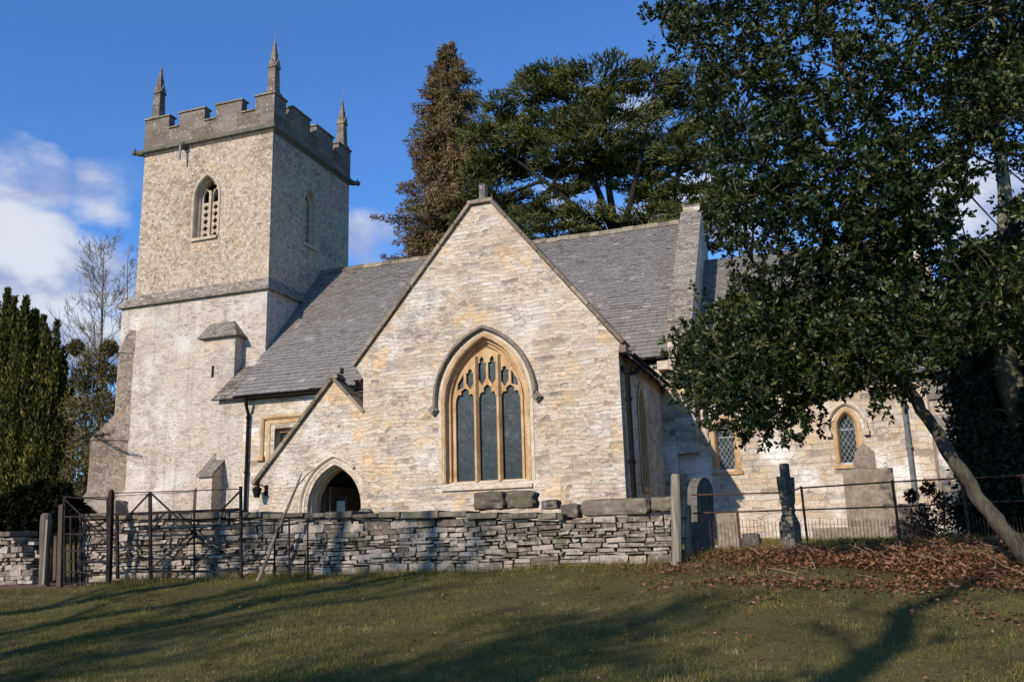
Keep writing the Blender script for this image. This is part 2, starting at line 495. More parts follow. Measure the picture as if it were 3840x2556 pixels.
M['grave_pale'] = stone('pale_gravestone', (0.19, 0.15, 0.112), (0.31, 0.255, 0.195), (0.10, 0.082, 0.062), 0.5, (.48, .43, .36), 0.35, 4.5, moss=0.1, bk=.9)
M['core'] = stone('wall_core_earth', (0.045, 0.038, 0.03), (0.06, 0.05, 0.04), dark_amt=0.3)

def slate():
    m, k, bs = mat('stone_slates')
    pos = k.n('ShaderNodeNewGeometry').outputs['Position']
    va = k.n('ShaderNodeAttribute', attribute_name='var', attribute_type='GEOMETRY').outputs['Fac']
    n = k.noise(pos, 0.55, 5.0, 0.6).outputs[0]
    n2 = k.noise(pos, 14.0, 6.0, 0.7).outputs[0]
    f = k.math('ADD', k.math('MULTIPLY', va, 0.75), k.math('MULTIPLY', n2, 0.45))
    col = k.ramp(f, [(0.12, (0.125, 0.110, 0.097)), (0.5, (0.183, 0.162, 0.143)), (0.85, (0.225, 0.20, 0.176)), (1.0, (0.30, 0.265, 0.23))])
    col = k.mix(k.math('MULTIPLY', k.rng(n, 0.5, 0.7), 0.35), col, (0.155, 0.125, 0.095))
    n3 = k.noise(k.vmath('ADD', pos, (3, 1, 8)).outputs[0], 3.0, 6.0, 0.72).outputs[0]
    col = k.mix(k.math('MULTIPLY', k.rng(n3, 0.60, 0.67), 0.75), col, (0.045, 0.042, 0.032))
    k.put(bs.inputs['Base Color'], col)
    bs.inputs['Roughness'].default_value = 0.8
    bs.inputs['Specular IOR Level'].default_value = 0.25
    bump(k, bs, n2, 0.35, 0.015)
    return m
M['slate'] = slate()

def plain(name, col, rough=0.5, metal=0.0, spec=0.5, nscale=8.0, vary=0.35, bk=0.15):
    m, k, bs = mat(name)
    pos = k.n('ShaderNodeNewGeometry').outputs['Position']
    n = k.noise(pos, nscale, 5.0, 0.6).outputs[0]
    c = k.mix(k.rng(n, 0.3, 0.7), tuple(q*(1-vary) for q in col), tuple(min(1, q*(1+vary)) for q in col))
    k.put(bs.inputs['Base Color'], c)
    bs.inputs['Roughness'].default_value = rough
    bs.inputs['Metallic'].default_value = metal
    bs.inputs['Specular IOR Level'].default_value = spec
    if bk: bump(k, bs, n, bk, 0.01)
    return m
M['iron'] = plain('black_painted_iron', (0.010, 0.0095, 0.009), 0.75, spec=.06)
M['rust'] = plain('rusty_iron', (0.075, 0.040, 0.024), 0.85, spec=0.2, nscale=14, vary=0.5)
M['gateiron'] = plain('dark_rusted_gate_iron', (0.024, 0.017, 0.015), 0.85, spec=0.12, nscale=14, vary=0.5)
M['lead'] = plain('grey_lead', (0.19, 0.20, 0.21), 0.55, nscale=5)
M['greypaint'] = plain('grey_painted_pipe', (0.12, 0.125, 0.13), 0.5, nscale=5)
M['dark'] = plain('painted_interior_shade', (0.02, 0.017, 0.014), 0.9, spec=0.1)  # near-black colour stands in for the shade inside openings
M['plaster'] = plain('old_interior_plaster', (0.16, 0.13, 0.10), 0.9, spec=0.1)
M['paper'] = plain('notice_paper', (0.62, 0.60, 0.55), 0.8, spec=0.2, vary=0.05, bk=0)
M['wood_dark'] = plain('dark_oak', (0.05, 0.034, 0.022), 0.7, nscale=10)

def timber(name, a, b, moss=0.3):
    m, k, bs = mat(name)
    pos = k.n('ShaderNodeNewGeometry').outputs['Position']
    s = k.vmath('MULTIPLY', pos, (30, 30, 1.6)).outputs[0]
    n = k.noise(s, 1.0, 6.0, 0.6, 0.4).outputs[0]
    col = k.mix(k.rng(n, 0.3, 0.7), a, b)
    n2 = k.noise(pos, 4.0, 5.0, 0.6).outputs[0]
    col = k.mix(k.math('MULTIPLY', k.rng(n2, 0.5, 0.68), moss), col, (0.13, 0.14, 0.045))
    k.put(bs.inputs['Base Color'], col)
    bs.inputs['Roughness'].default_value = 0.9
    bs.inputs['Specular IOR Level'].default_value = 0.2
    bump(k, bs, n, 0.6, 0.015)
    return m
M['post'] = timber('weathered_post_wood', (0.135, 0.115, 0.085), (0.30, 0.26, 0.20), 0.5)
M['post_mid'] = timber('aged_brown_post', (0.075, 0.058, 0.043), (0.165, 0.13, 0.098), 0.25)
M['post_dark'] = timber('dark_post_wood', (0.05, 0.036, 0.028), (0.115, 0.082, 0.062), 0.1)
M['bark'] = timber('grey_bark', (0.028, 0.023, 0.017), (0.095, 0.076, 0.054), 0.5)
M['bark_dark'] = timber('dark_bark', (0.010, 0.008, 0.007), (0.026, 0.021, 0.017), 0.08)
M['bark_pale'] = timber('mossy_bark', (0.12, 0.11, 0.065), (0.25, 0.22, 0.145), 0.7)
M['twig'] = timber('winter_twig', (0.13, 0.105, 0.08), (0.25, 0.21, 0.165), 0.2)

def leafy(name, stops, rough=0.45, spec=0.5, trans=0.25, nscale=0.7, namt=0.5):
    m, k, bs = mat(name)
    pos = k.n('ShaderNodeNewGeometry').outputs['Position']
    va = k.n('ShaderNodeAttribute', attribute_name='var', attribute_type='GEOMETRY').outputs['Fac']
    n = k.noise(pos, nscale, 4.0, 0.6).outputs[0]
    f = k.math('ADD', k.math('MULTIPLY', va, 1.0-namt*0.5), k.math('MULTIPLY', k.math('SUBTRACT', n, 0.25), namt))
    col = k.ramp(f, stops)
    k.put(bs.inputs['Base Color'], col)
    bs.inputs['Roughness'].default_value = rough
    bs.inputs['Specular IOR Level'].default_value = spec
    if trans:
        tr = k.n('ShaderNodeBsdfTranslucent', {'Color': k.mix(1.0, col, (1.1, 1.25, 0.6), 'MULTIPLY')})
        ms = k.n('ShaderNodeMixShader', {0: trans})
        k.t.links.new(bs.outputs[0], ms.inputs[1]); k.t.links.new(tr.outputs[0], ms.inputs[2])
        k.t.links.new(ms.outputs[0], k.out.inputs[0])
    return m
M['holly'] = leafy('holly_leaf', [(0.0, (0.008, 0.012, 0.003)), (0.4, (0.015, 0.025, 0.005)), (0.75, (0.043, 0.058, 0.012)), (1.0, (0.15, 0.15, 0.040))], 0.42, 0.28, 0.18)  # pale end of the ramp paints sunlit highlights into the leaf colour
M['cedar'] = leafy('cedar_needles', [(0.0, (0.050, 0.056, 0.022)), (0.5, (0.125, 0.130, 0.044)), (1.0, (0.26, 0.24, 0.075))], 0.85, 0.06, 0.25, 0.25)
M['browncon'] = leafy('bronze_needles', [(0.0, (0.085, 0.055, 0.031)), (0.45, (0.19, 0.124, 0.066)), (0.75, (0.27, 0.185, 0.10)), (1.0, (0.115, 0.12, 0.04))], 0.85, 0.1, 0.2, 0.22)
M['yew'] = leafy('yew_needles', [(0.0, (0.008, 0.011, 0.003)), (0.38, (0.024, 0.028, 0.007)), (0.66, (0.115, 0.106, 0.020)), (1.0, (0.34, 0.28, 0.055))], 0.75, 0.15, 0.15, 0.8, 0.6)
M['yew_shade'] = leafy('painted_yew_shade', [(0.0, (0.006, 0.008, 0.003)), (0.6, (0.012, 0.015, 0.005)), (1.0, (0.03, 0.032, 0.010))], 0.75, 0.1, 0.1, 0.8)  # near-black copy of the yew tones, shade put into the colour
M['straw'] = timber('dead_straw', (0.16, 0.10, 0.06), (0.36, 0.25, 0.16), 0.0)
M['thicket'] = leafy('thicket_leaves', [(0.0, (0.07, 0.058, 0.026)), (0.5, (0.16, 0.128, 0.056)), (1.0, (0.26, 0.21, 0.10))], 0.8, 0.15, 0.15, 0.3)
M['darkleaf'] = leafy('dark_evergreen_leaf', [(0.0, (0.008, 0.012, 0.006)), (0.6, (0.016, 0.024, 0.010)), (1.0, (0.036, 0.046, 0.016))], 0.55, 0.3, 0.08, 0.6)
M['rose'] = leafy('rose_leaves', [(0.0, (0.045, 0.020, 0.014)), (0.5, (0.095, 0.040, 0.026)), (1.0, (0.06, 0.065, 0.025))], 0.7, 0.2, 0.2, 2.0)
M['grass'] = leafy('grass_blades', [(0.0, (0.078, 0.050, 0.023)), (0.3, (0.092, 0.080, 0.023)), (0.6, (0.185, 0.170, 0.040)), (0.85, (0.31, 0.25, 0.105)), (1.0, (0.42, 0.34, 0.21))], 0.8, 0.12, 0.25, 0.9, 0.6)
M['leaf_litter'] = leafy('fallen_leaf', [(0.0, (0.06, 0.028, 0.016)), (0.35, (0.155, 0.062, 0.031)), (0.7, (0.26, 0.115, 0.058)), (1.0, (0.38, 0.275, 0.185))], 0.75, 0.2, 0.15, 1.5, 0.3)

def ground_mat():
    m, k, bs = mat('meadow_soil_and_turf')
    pos = k.n('ShaderNodeNewGeometry').outputs['Position']
    n = k.noise(pos, 0.9, 6.0, 0.62).outputs[0]
    n2 = k.noise(pos, 9.0, 6.0, 0.7).outputs[0]
    f = k.math('ADD', k.math('MULTIPLY', n, 0.6), k.math('MULTIPLY', n2, 0.45))
    col = k.ramp(f, [(0.32, (0.045, 0.033, 0.017)), (0.5, (0.085, 0.070, 0.026)), (0.66, (0.12, 0.10, 0.034)), (0.8, (0.16, 0.125, 0.055))])
    # worn earth track to the gate
    s = k.n('ShaderNodeSeparateXYZ', {'Vector': pos})
    px = k.rng(s.outputs[0], -12.6, -13.6); py = k.math('MULTIPLY', k.rng(s.outputs[1], 12.6, 13.2), k.rng(s.outputs[1], 14.6, 14.1))
    col = k.mix(k.math('MULTIPLY', px, py), col, k.mix(n2, (0.10, 0.055, 0.040), (0.17, 0.10, 0.075)))
    k.put(bs.inputs['Base Color'], col)
    bs.inputs['Roughness'].default_value = 0.95
    bs.inputs['Specular IOR Level'].default_value = 0.1
    bump(k, bs, n2, 0.8, 0.05)
    return m
M['ground'] = ground_mat()

def glass_mat(name, mode):
    m, k, bs = mat(name)
    uv, pos = uvw(k)
    if mode == 'quarry':       # old leaded glass, small panes set at slightly different angles
        br = k.n('ShaderNodeTexBrick', {'Vector': uv, 'Color1': (0, 0, 0), 'Color2': (1, 1, 1), 'Mortar': (.5, .5, .5), 'Scale': 1.0, 'Mortar Size': 0.007,
                                        'Mortar Smooth': 0.1, 'Bias': 0.0, 'Brick Width': 0.085, 'Row Height': 0.065})
        br.offset = 0.0
        rnd, fac = br.outputs[0], br.outputs[1]
    else:
        sx = k.n('ShaderNodeSeparateXYZ', {'Vector': uv})
        a = k.math('DIVIDE', sx.outputs[0], 0.13); b = k.math('DIVIDE', sx.outputs[1], 0.20)
        wn = k.n('ShaderNodeTexWhiteNoise', noise_dimensions='2D')
        cv = k.n('ShaderNodeCombineXYZ', {'X': k.math('FLOOR', k.math('ADD', a, b)), 'Y': k.math('FLOOR', k.math('SUBTRACT', a, b))})
        k.put(wn.inputs['Vector'], cv)
        rnd, fac = wn.outputs['Value'], None
    n = k.noise(pos, 2.2, 4.0, 0.6).outputs[0]
    f = k.math('ADD', k.math('MULTIPLY', rnd, 0.16), k.math('MULTIPLY', n, 0.85))
    col = k.ramp(f, [(0.25, (0.005, 0.010, 0.008)), (0.55, (0.013, 0.024, 0.020)), (0.85, (0.045, 0.068, 0.058))])
    rough = k.math('ADD', 0.16, k.math('MULTIPLY', n, 0.22))
    if fac is not None:
        col = k.mix(k.math('MULTIPLY', fac, .55), col, (0.018, 0.022, 0.022))
        rough = k.math('ADD', rough, k.math('MULTIPLY', fac, 0.25))
    k.put(bs.inputs['Base Color'], col)
    k.put(bs.inputs['Roughness'], rough)
    bs.inputs['Specular IOR Level'].default_value = 0.45
    wv = k.n('ShaderNodeTexWhiteNoise', noise_dimensions='1D')
    k.put(wv.inputs['W'], k.math('MULTIPLY', rnd, 517.3))
    gn = k.n('ShaderNodeNewGeometry').outputs['Normal']
    tilt = k.vmath('SCALE', k.vmath('SUBTRACT', wv.outputs['Color'], (.5, .5, .5)).outputs[0], sc=0.07).outputs[0]
    n5 = k.noise(pos, 9.0, 3.0, 0.5).outputs[1]
    tilt2 = k.vmath('SCALE', k.vmath('SUBTRACT', n5, (.5, .5, .5)).outputs[0], sc=0.10).outputs[0]
    nn = k.vmath('NORMALIZE', k.vmath('ADD', k.vmath('ADD', gn, tilt).outputs[0], tilt2).outputs[0]).outputs[0]
    k.put(bs.inputs['Normal'], nn)
    return m
M['glass'] = glass_mat('leaded_window_glass', 'quarry')
M['glass_diamond'] = glass_mat('diamond_window_glass', 'diamond')

# ------------------------------------------------------------------ ground
def sst(a, b, x):
    t = np.clip((np.asarray(x, float)-a)/(b-a), 0, 1)
    return t*t*(3-2*t)

def zg(x, y):
    x = np.asarray(x, float); y = np.asarray(y, float)
    b14 = 1.07+0.0125*(np.clip(x, -30, 20)+16)+0.12*sst(-3.0, -0.3, x)
    front = b14*np.sign(y)*np.abs(np.clip(y, -40, 14)/14.0)**1.05
    front = np.where(y < 0, b14*np.clip(y, -25, 0)/14.0*0.6, front)
    churchyard = 1.45+0.098*np.clip(-9.0-x, 0, 17.5)-0.10*np.clip(-27.0-x, 0, 12)
    back = b14+(churchyard-b14)*sst(14.6, 25.5, y)
    hill = 5.5*sst(34, 90, y)*sst(10, -60, x)
    z = np.where(y <= 14, front, back+hill)
    z = z+0.035*np.sin(x*0.9+1.3)*np.sin(y*0.7+0.4)+0.02*np.sin(x*2.3+y*1.7)
    return z

def grid_axis(segs):
    out = []
    for a, b, st in segs:
        out += list(np.arange(a, b, st))
    return np.array(out+[segs[-1][1]])
gx = grid_axis([(-900, -100, 80), (-100, -30, 5), (-30, 10, 0.4), (10, 100, 5), (100, 900, 80)])
gy = grid_axis([(-300, -20, 20), (-20, 0, 2), (0, 36, 0.35), (36, 100, 5), (100, 1500, 100)])
GX, GY = np.meshgrid(gx, gy)
GV = np.stack([GX.ravel(), GY.ravel(), zg(GX, GY).ravel()], 1)
nxg, nyg = len(gx), len(gy)
ii, jj = np.meshgrid(np.arange(nxg-1), np.arange(nyg-1))
a0 = (jj*nxg+ii).ravel()
GF = np.stack([a0, a0+1, a0+1+nxg, a0+nxg], 1)
g_ob = link('ground', np_mesh('ground', GV, GF, smooth=True), M['ground'])
tag(g_ob, kind='structure')

# ------------------------------------------------------------------ church
church = empty('stone_church', (-11.0, 26.0, 1.4), 'old stone church with square pinnacled tower, steep stone-slated roofs and big traceried window', 'church')

def tiles(name, mb_name, parent, e0, e1, r0, r1, course0=0.30, course1=0.16, seed=1, clip=None):
    """stone slates laid in diminishing courses: e0,e1 = eave ends, r0,r1 = ridge ends (3-D)"""
    rn = random.Random(seed)
    e0, e1, r0, r1 = map(Vector, (e0, e1, r0, r1))
    up0 = (r0-e0); up1 = (r1-e1)
    Ls = (up0.length+up1.length)/2
    nrm = (e1-e0).cross(up0).normalized()
    if nrm.z < 0: nrm = -nrm
    m = MB()
    # under-layer
    m.face([e0-nrm*0.03, e1-nrm*0.03, r1-nrm*0.03, r0-nrm*0.03], 0.2)
    s = 0.0; row = 0
    while s < Ls:
        ch = course0+(course1-course0)*s/Ls
        ch *= rn.uniform(0.93, 1.07)
        t0 = s/Ls; t1 = min(1.0, (s+ch*1.35)/Ls)
        A = e0+up0*t0; B = e1+up1*t0; C = e0+up0*t1; D_ = e1+up1*t1
        wl = (B-A).length
        u = -rn.uniform(0, .3)
        while u < wl:
            wd = rn.uniform(0.14, 0.34)*(0.75+0.5*(1-t0))
            ua, ub = max(0, u+0.004), min(wl, u+wd-0.004)
            u += wd
            if ub-ua < 0.03: continue
            j = rn.uniform(-0.018, 0.018); lift = rn.uniform(0.028, 0.05)
            fa, fb = ua/wl, ub/wl
            dn = (A-C).normalized()*j
            p00 = A.lerp(B, fa)+dn; p10 = A.lerp(B, fb)+dn; p01 = C.lerp(D_, fa); p11 = C.lerp(D_, fb)
            if clip and not clip(p00.lerp(p11, .5)): continue
            hi = lift*.72+0.004; th = rn.uniform(0.014, 0.022)
            l1 = rn.uniform(-.006, .006)
            q = [p00+nrm*(hi-th), p10+nrm*(hi-th+l1), p11+nrm*(0.002-th), p01+nrm*(0.002-th), p00+nrm*hi, p10+nrm*(hi+l1), p11+nrm*0.002, p01+nrm*0.002]
            vv = min(1, max(0, rn.gauss(0.47, 0.13)))
            if rn.random() < 0.015: vv = 1.0
            if rn.random() < 0.012: vv = 0.0
            m.hexa([tuple(x) for x in q], vv)
        s += ch; row += 1
    return m.build(mb_name, M['slate'], parent)

# --- tower -------------------------------------------------------------
TX0, TX1, TY0, TY1 = -25.85, -19.56, 28.05, 34.05
m = MB()
LX0, LX1, LY0, LY1 = -26.35, -19.50, 27.93, 34.15
m.plate([(LX0-.05, 0.5), (LX1, 0.5), (LX1, 11.2), (LX0, 11.2)], [], 'y', LY0, LY0+.6)
m.plate([(LY0+.6, 0.5), (LY1, 0.5), (LY1, 11.2), (LY0+.6, 11.2)], [], 'x', LX1-.6, LX1)
m.plate([(LY0+.6, 0.5), (LY1, 0.5), (LY1, 11.2), (LY0+.6, 11.2)], [], 'x', LX0, LX0+.6)
m.box(LX0+.6, LX1-.6, LY1-.6, LY1, 0.5, 11.2)
m.build('tower_lower_wall', M['tower_low'], church, fix=True)
# sloped set-off with drip
m = MB()
o = 0.14
lo = [(LX0-o, LY0-o), (LX1+o, LY0-o), (LX1+o, LY1+o), (LX0-o, LY1+o)]
up = [(TX0, TY0), (TX1, TY0), (TX1, TY1), (TX0, TY1)]
for i in range(4):
    j = (i+1) % 4
    m.face([(*lo[i], 11.2), (*lo[j], 11.2), (*lo[j], 11.28), (*lo[i], 11.28)])
    m.face([(*lo[i], 11.28), (*lo[j], 11.28), (*up[j], 11.72), (*up[i], 11.72)])
m.face([(*p, 11.2) for p in lo[::-1]])
m.build('tower_set_off', M['set_off'], church)

# belfry stage with window openings in south and east faces
BS = (-22.60, .56, 13.75, 15.45, 16.36)      # centre, half, sill, spring, apex
BE = (30.83, .44, 13.85, 15.5, 16.32)
m = MB()
m.plate([(TX0, 11.7), (TX1, 11.7), (TX1-.0, 17.85), (TX0+.02, 17.85)], [arch_loop(*BS)], 'y', TY0, TY0+.7)
m.plate([(TY0+.7, 11.7), (TY1, 11.7), (TY1, 17.85), (TY0+.7, 17.85)], [arch_loop(*BE)], 'x', TX1-.7, TX1)
m.box(TX0, TX0+.7, TY0+.7, TY1, 11.7, 17.85)
m.box(TX0+.7, TX1-.7, TY1-.7, TY1, 11.7, 17.85)
m.build('tower_belfry_wall', M['tower_up'], church, fix=True)

def quatre(cx, cz, r, n=5):
    pts = []
    for q in range(4):
        a0_ = math.pi/2*q+math.pi/4
        c = (cx+r*.55*math.cos(math.pi/2*q+math.pi/2), cz+r*.55*math.sin(math.pi/2*q+math.pi/2))
        for i in range(n):
            a = math.pi/2*q+math.pi/2-1.9+3.8*i/(n-1)
            pts.append((c[0]+r*.5*math.cos(a), c[1]+r*.5*math.sin(a)))
    return pts

def belfry(axis, spec, face, sgn):
    cx, hf, sill, spr, apx = spec
    win = MB()
    path = [(cx-hf, sill)]+arch(cx, hf, spr, apx)+[(cx+hf, sill)]
    f = face
    ins = -sgn            # direction into the wall
    prof = [(0.13, f+sgn*0.0), (0.12, f+sgn*0.035), (0.03, f+sgn*0.035), (-0.02, f+ins*0.05), (-0.02, f+ins*0.12), (-0.10, f+ins*0.24), (-0.10, f+ins*0.42)]
    win.sweep(path, prof, axis)
    fr = win.build('belfry_window', M['belfry'], church, fix=False)
    h2 = hf-0.09
    lp = [(cx-h2, sill+.02)]+arch(cx, h2, spr, apx-.09)+[(cx+h2, sill+.02)]
    holes = []
    lw = h2/2
    for s_ in (-1, 1):
        lc = cx+s_*lw*0.98
        for k in range(5):
            holes.append(quatre(lc, sill+.20+k*(spr-sill-.25)/5, .115))
        hd = [(lc-lw*.62, spr-.12), (lc-lw*.62, spr+.10)]+arch(lc, lw*.62, spr+.10, spr+.45, 5)[1:-1]+[(lc+lw*.62, spr+.10), (lc+lw*.62, spr-.12)]
        holes.append(hd)
    holes.append(quatre(cx, apx-.38, .24))
    t = MB()
    t.plate(lp, holes, axis, *sorted((f+ins*0.30, f+ins*0.40)))
    if axis == 'y':
        t.box(cx-.05, cx+.05, f+ins*0.22, f+ins*0.299, sill+.02, spr+.35)
        t.box(cx-hf-.05, cx+hf+.05, f-.09, f+.3, sill-.12, sill-.002)
    else:
        t.box(f+ins*0.299, f+ins*0.22, cx-.05, cx+.05, sill+.02, spr+.35)
        t.box(f-.3, f+.09, cx-hf-.05, cx+hf+.05, sill-.12, sill-.002)
    t.build('pierced_tracery', M['belfry'], fr, fix=True)
    d = MB()
    d.plate(lp, [], axis, *sorted((f+ins*0.55, f+ins*0.6)))
    d.build('dark_backing', M['dark'], fr, fix=True)  # plain dark sheet painting the shade behind the pierced stone
belfry('y', BS, TY0, -1)
belfry('x', BE, TX1, 1)

# cornice, parapet, merlons
m = MB()
c0 = [(TX0-.03, TY0-.03), (TX1+.03, TY0-.03), (TX1+.03, TY1+.03), (TX0-.03, TY1+.03)]
def ring(mb, prof):
    for i in range(4):
        j = (i+1) % 4
        for (o1, z1), (o2, z2) in zip(prof[:-1], prof[1:]):
            sx = (-1, 1, 1, -1); sy = (-1, -1, 1, 1)
            def P(q, o_, z_):
                return (up[q][0]+sx[q]*o_, up[q][1]+sy[q]*o_, z_)
            mb.face([P(i, o1, z1), P(j, o1, z1), P(j, o2, z2), P(i, o2, z2)])
ring(m, [(0.0, 17.70), (0.07, 17.80), (0.17, 17.86), (0.17, 17.94), (0.03, 18.10)])
m.build('parapet_string_course', M['string'], church)
m = MB()
cp = MB()
th = .34
PX0, PX1, PY0, PY1 = TX0-.03, TX1+.03, TY0-.03, TY1+.03
CZ, MZ = 18.78, 19.36
SX = [(PX0, -24.66), (-24.14, -22.88), (-22.32, -21.07), (-20.42, PX1)]
EY = [(PY0, 28.85), (29.33, 30.65), (31.16, 32.53), (33.02, PY1)]
def crenel(spans, a0, a1, axis, full0, full1, corner):
    prof = [(full0, 18.08), (full1, 18.08)]
    top = []
    for i, (s0, s1) in enumerate(spans[::-1]):
        top += [(s1, MZ), (s0, MZ)]
        if i < len(spans)-1:
            nx = spans[::-1][i+1][1]
            top += [(s0, CZ), (nx, CZ)]
    m.plate(prof+top, [], axis, a0, a1)
for (a, b, ax) in ((PY0, PY0+th, 'y'), (PY1-th, PY1, 'y')):
    crenel(SX, a, b, ax, PX0, PX1, True)
for (a, b, ax) in ((PX1-th, PX1, 'x'), (PX0, PX0+th, 'x')):
    sp = [(PY0+th, EY[0][1]), EY[1], EY[2], (EY[3][0], PY1-th)]
    crenel(sp, a, b, ax, PY0+th, PY1-th, False)
m.build('embattled_parapet', M['parapet'], church, fix=True)
# coping stones on merlons and embrasures, with the thin side returns
ov = .055
for yy in (PY0, PY1-th):
    for i, (s0, s1) in enumerate(SX):
        cp.box(s0-(ov if True else 0), s1+ov, yy-ov, yy+th+ov, MZ+.002, MZ+.075)
        if i < 3:
            cp.box(s1+.002, SX[i+1][0]-.002, yy-ov, yy+th+ov, CZ+.002, CZ+.07)
for xx in (PX1-th, PX0):
    for i, (s0, s1) in enumerate(EY):
        y0_ = s0-ov if i else PY0+th+ov+.003
        y1_ = s1+ov if i < 3 else PY1-th-ov-.003
        cp.box(xx-ov, xx+th+ov, y0_, y1_, MZ+.002, MZ+.075)
        if i < 3:
            cp.box(xx-ov, xx+th+ov, s1+.002, EY[i+1][0]-.002, CZ+.002, CZ+.07)
cp.build('parapet_coping', M['coping'], church, bevel=.012)
# flat leaded tower roof behind the parapet
m = MB(); m.box(TX0+.75, TX1-.75, TY0+.75, TY1-.75, 17.6, 18.2); m.build('tower_roof', M['lead'], church)

def pinnacle(x, y, z, h, rod):
    p = MB()
    w_ = .17
    p.box(x-.25, x+.25, y-.25, y+.25, z, z+.12)
    # square shaft with chamfer-like panel strips
    zs = z+.12; ze = z+h*.50
    p.hexa([(x-w_-.02, y-w_-.02, zs), (x+w_+.02, y-w_-.02, zs), (x+w_+.02, y+w_+.02, zs), (x-w_-.02, y+w_+.02, zs),
            (x-w_+.02, y-w_+.02, ze), (x+w_-.02, y-w_+.02, ze), (x+w_-.02, y+w_-.02, ze), (x-w_+.02, y+w_-.02, ze)])
    # gablets on each face
    for q in range(4):
        a = math.pi/2*q
        ca, sa = math.cos(a), math.sin(a)
        def T(u, v, zz): return (x+u*ca-v*sa, y+u*sa+v*ca, zz)
        p.hexa([T(-.20, -.19, ze-.02), T(.20, -.19, ze-.02), T(.17, .0, ze-.02), T(-.17, .0, ze-.02),
                T(-.01, -.215, ze+.36), T(.01, -.215, ze+.36), T(.01, .0, ze+.36), T(-.01, .0, ze+.36)])
        # crockets climbing the spirelet
        for k in range(3):
            zz = ze+.10+k*(h*.10); r = .145*(1-(zz-ze)/(h*.52))+.02
            c = T(r*.72, r*.72, zz)
            p.hexa([(c[0]-.035, c[1]-.035, zz-.03), (c[0]+.035, c[1]-.035, zz-.03), (c[0]+.035, c[1]+.035, zz-.03), (c[0]-.035, c[1]+.035, zz-.03),
                    (c[0]-.02, c[1]-.02, zz+.06), (c[0]+.03, c[1]-.02, zz+.06), (c[0]+.03, c[1]+.03, zz+.06), (c[0]-.02, c[1]+.03, zz+.06)])
    zt = z+h
    p.hexa([(x-.155, y-.155, ze), (x+.155, y-.155, ze), (x+.155, y+.155, ze), (x-.155, y+.155, ze),
            (x-.025, y-.025, zt), (x+.025, y-.025, zt), (x+.025, y+.025, zt), (x-.025, y+.025, zt)])
    p.box(x-.05, x+.05, y-.05, y+.05, zt-.2, zt-.12)
    o_ = p.build('pinnacle', M['parapet'], church)
    r_ = MB(); r_.tube([(x, y, zt-.05), (x+.06, y, zt+rod)], [.02, .012], 6); r_.build('finial_rod', M['lead'], o_)
pinnacle(-25.50, 28.32, MZ+.08, 2.45, .28)
pinnacle(-19.80, 28.32, MZ+.08, 2.45, .55)
pinnacle(-19.78, 33.72, MZ+.08, 2.35, .65)

def gargoyle(p, d, k=.58):
    g = MB()
    p = Vector(p); d = Vector(d).normalized()
    g.tube([p, p+d*.25*k, p+d*.45*k, p+d*.52*k, p+d*.66*k, p+d*.74*k], [.13, .12, .09, .12, .11, .04], 8)
    s_ = d.cross(Vector((0, 0, 1))).normalized()
    for q in (-1, 1):
        b = p+d*.5*k+s_*q*.09+Vector((0, 0, .08))
        g.tube([b, b+Vector((0, 0, .10))+s_*q*.03], [.035, .012], 5)
    g.build('gargoyle', M['string'], church)
gargoyle((-25.9, 28.0, 17.86), (-.8, -.6, .02))
gargoyle((-19.5, 34.1, 17.86), (.75, .65, .0))
gargoyle((-23.75, 28.0, 17.80), (.0, -1, -.05), .42)
m = MB(); m.tube([(-23.75, 27.72, 17.74), (-23.75, 27.70, 17.12)], .045, 8); m.build('rain_spout', M['lead'], church)

# stair projection with its stone cap and slit
m = MB()
m.box(-21.90, -20.50, 27.45, LY0-.003, 0.5, 9.45)
m.build('stair_turret', M['tower_low'], church, fix=True)
m = MB()
m.hexa([(-22.08, 27.30, 9.46), (-20.36, 27.30, 9.46), (-20.36, LY0-.004, 9.46), (-22.08, LY0-.004, 9.46),
        (-21.95, 27.80, 10.08), (-20.9, 27.80, 10.08), (-20.9, LY0-.004, 10.12), (-21.95, LY0-.004, 10.12)])
m.box(-22.10, -20.33, 27.27, LY0-.006, 9.39, 9.458)
m.build('turret_cap', M['weather'], church, bevel=.01)
m = MB(); m.box(-21.50, -21.39, 27.44, 27.449, 7.9, 8.35); m.build('slit_window', M['dark'], church)

# lean-to between tower and nave with its steep stone weathering
m = MB()
m.prism([(26.72, 0.5), (LY0-.003, 0.5), (LY0-.003, 8.25), (26.72, 6.92)], 'x', -20.55, -19.32)
m.build('lean_to_wall', M['tower_low'], church, fix=True)
tiles('weathering', 'stone_weathering', church, (-20.72, 26.50, 6.84), (-19.33, 26.50, 6.84), (-20.45, 27.92, 8.30), (-19.33, 27.92, 8.30), .22, .2, 5).data.materials[0] = M['weather']
# low buttress in front
m = MB()
m.box(-20.80, -20.25, 26.15, 27.2, 0.5, 4.18)
m.prism([(26.15, 4.182), (27.2, 4.182), (27.2, 4.75), (27.0, 4.85)], 'x', -20.80, -20.25)
m.build('low_buttress', M['tower_low'], church, fix=True)
m = MB()
m.hexa([(-20.87, 26.05, 4.10), (-20.19, 26.05, 4.10), (-20.19, 27.1, 4.92), (-20.87, 27.1, 4.92), (-20.87, 26.08, 4.20), (-20.19, 26.08, 4.20), (-20.19, 27.1, 5.05), (-20.87, 27.1, 5.05)])
m.build('buttress_weathering', M['weather'], church, bevel=.01)

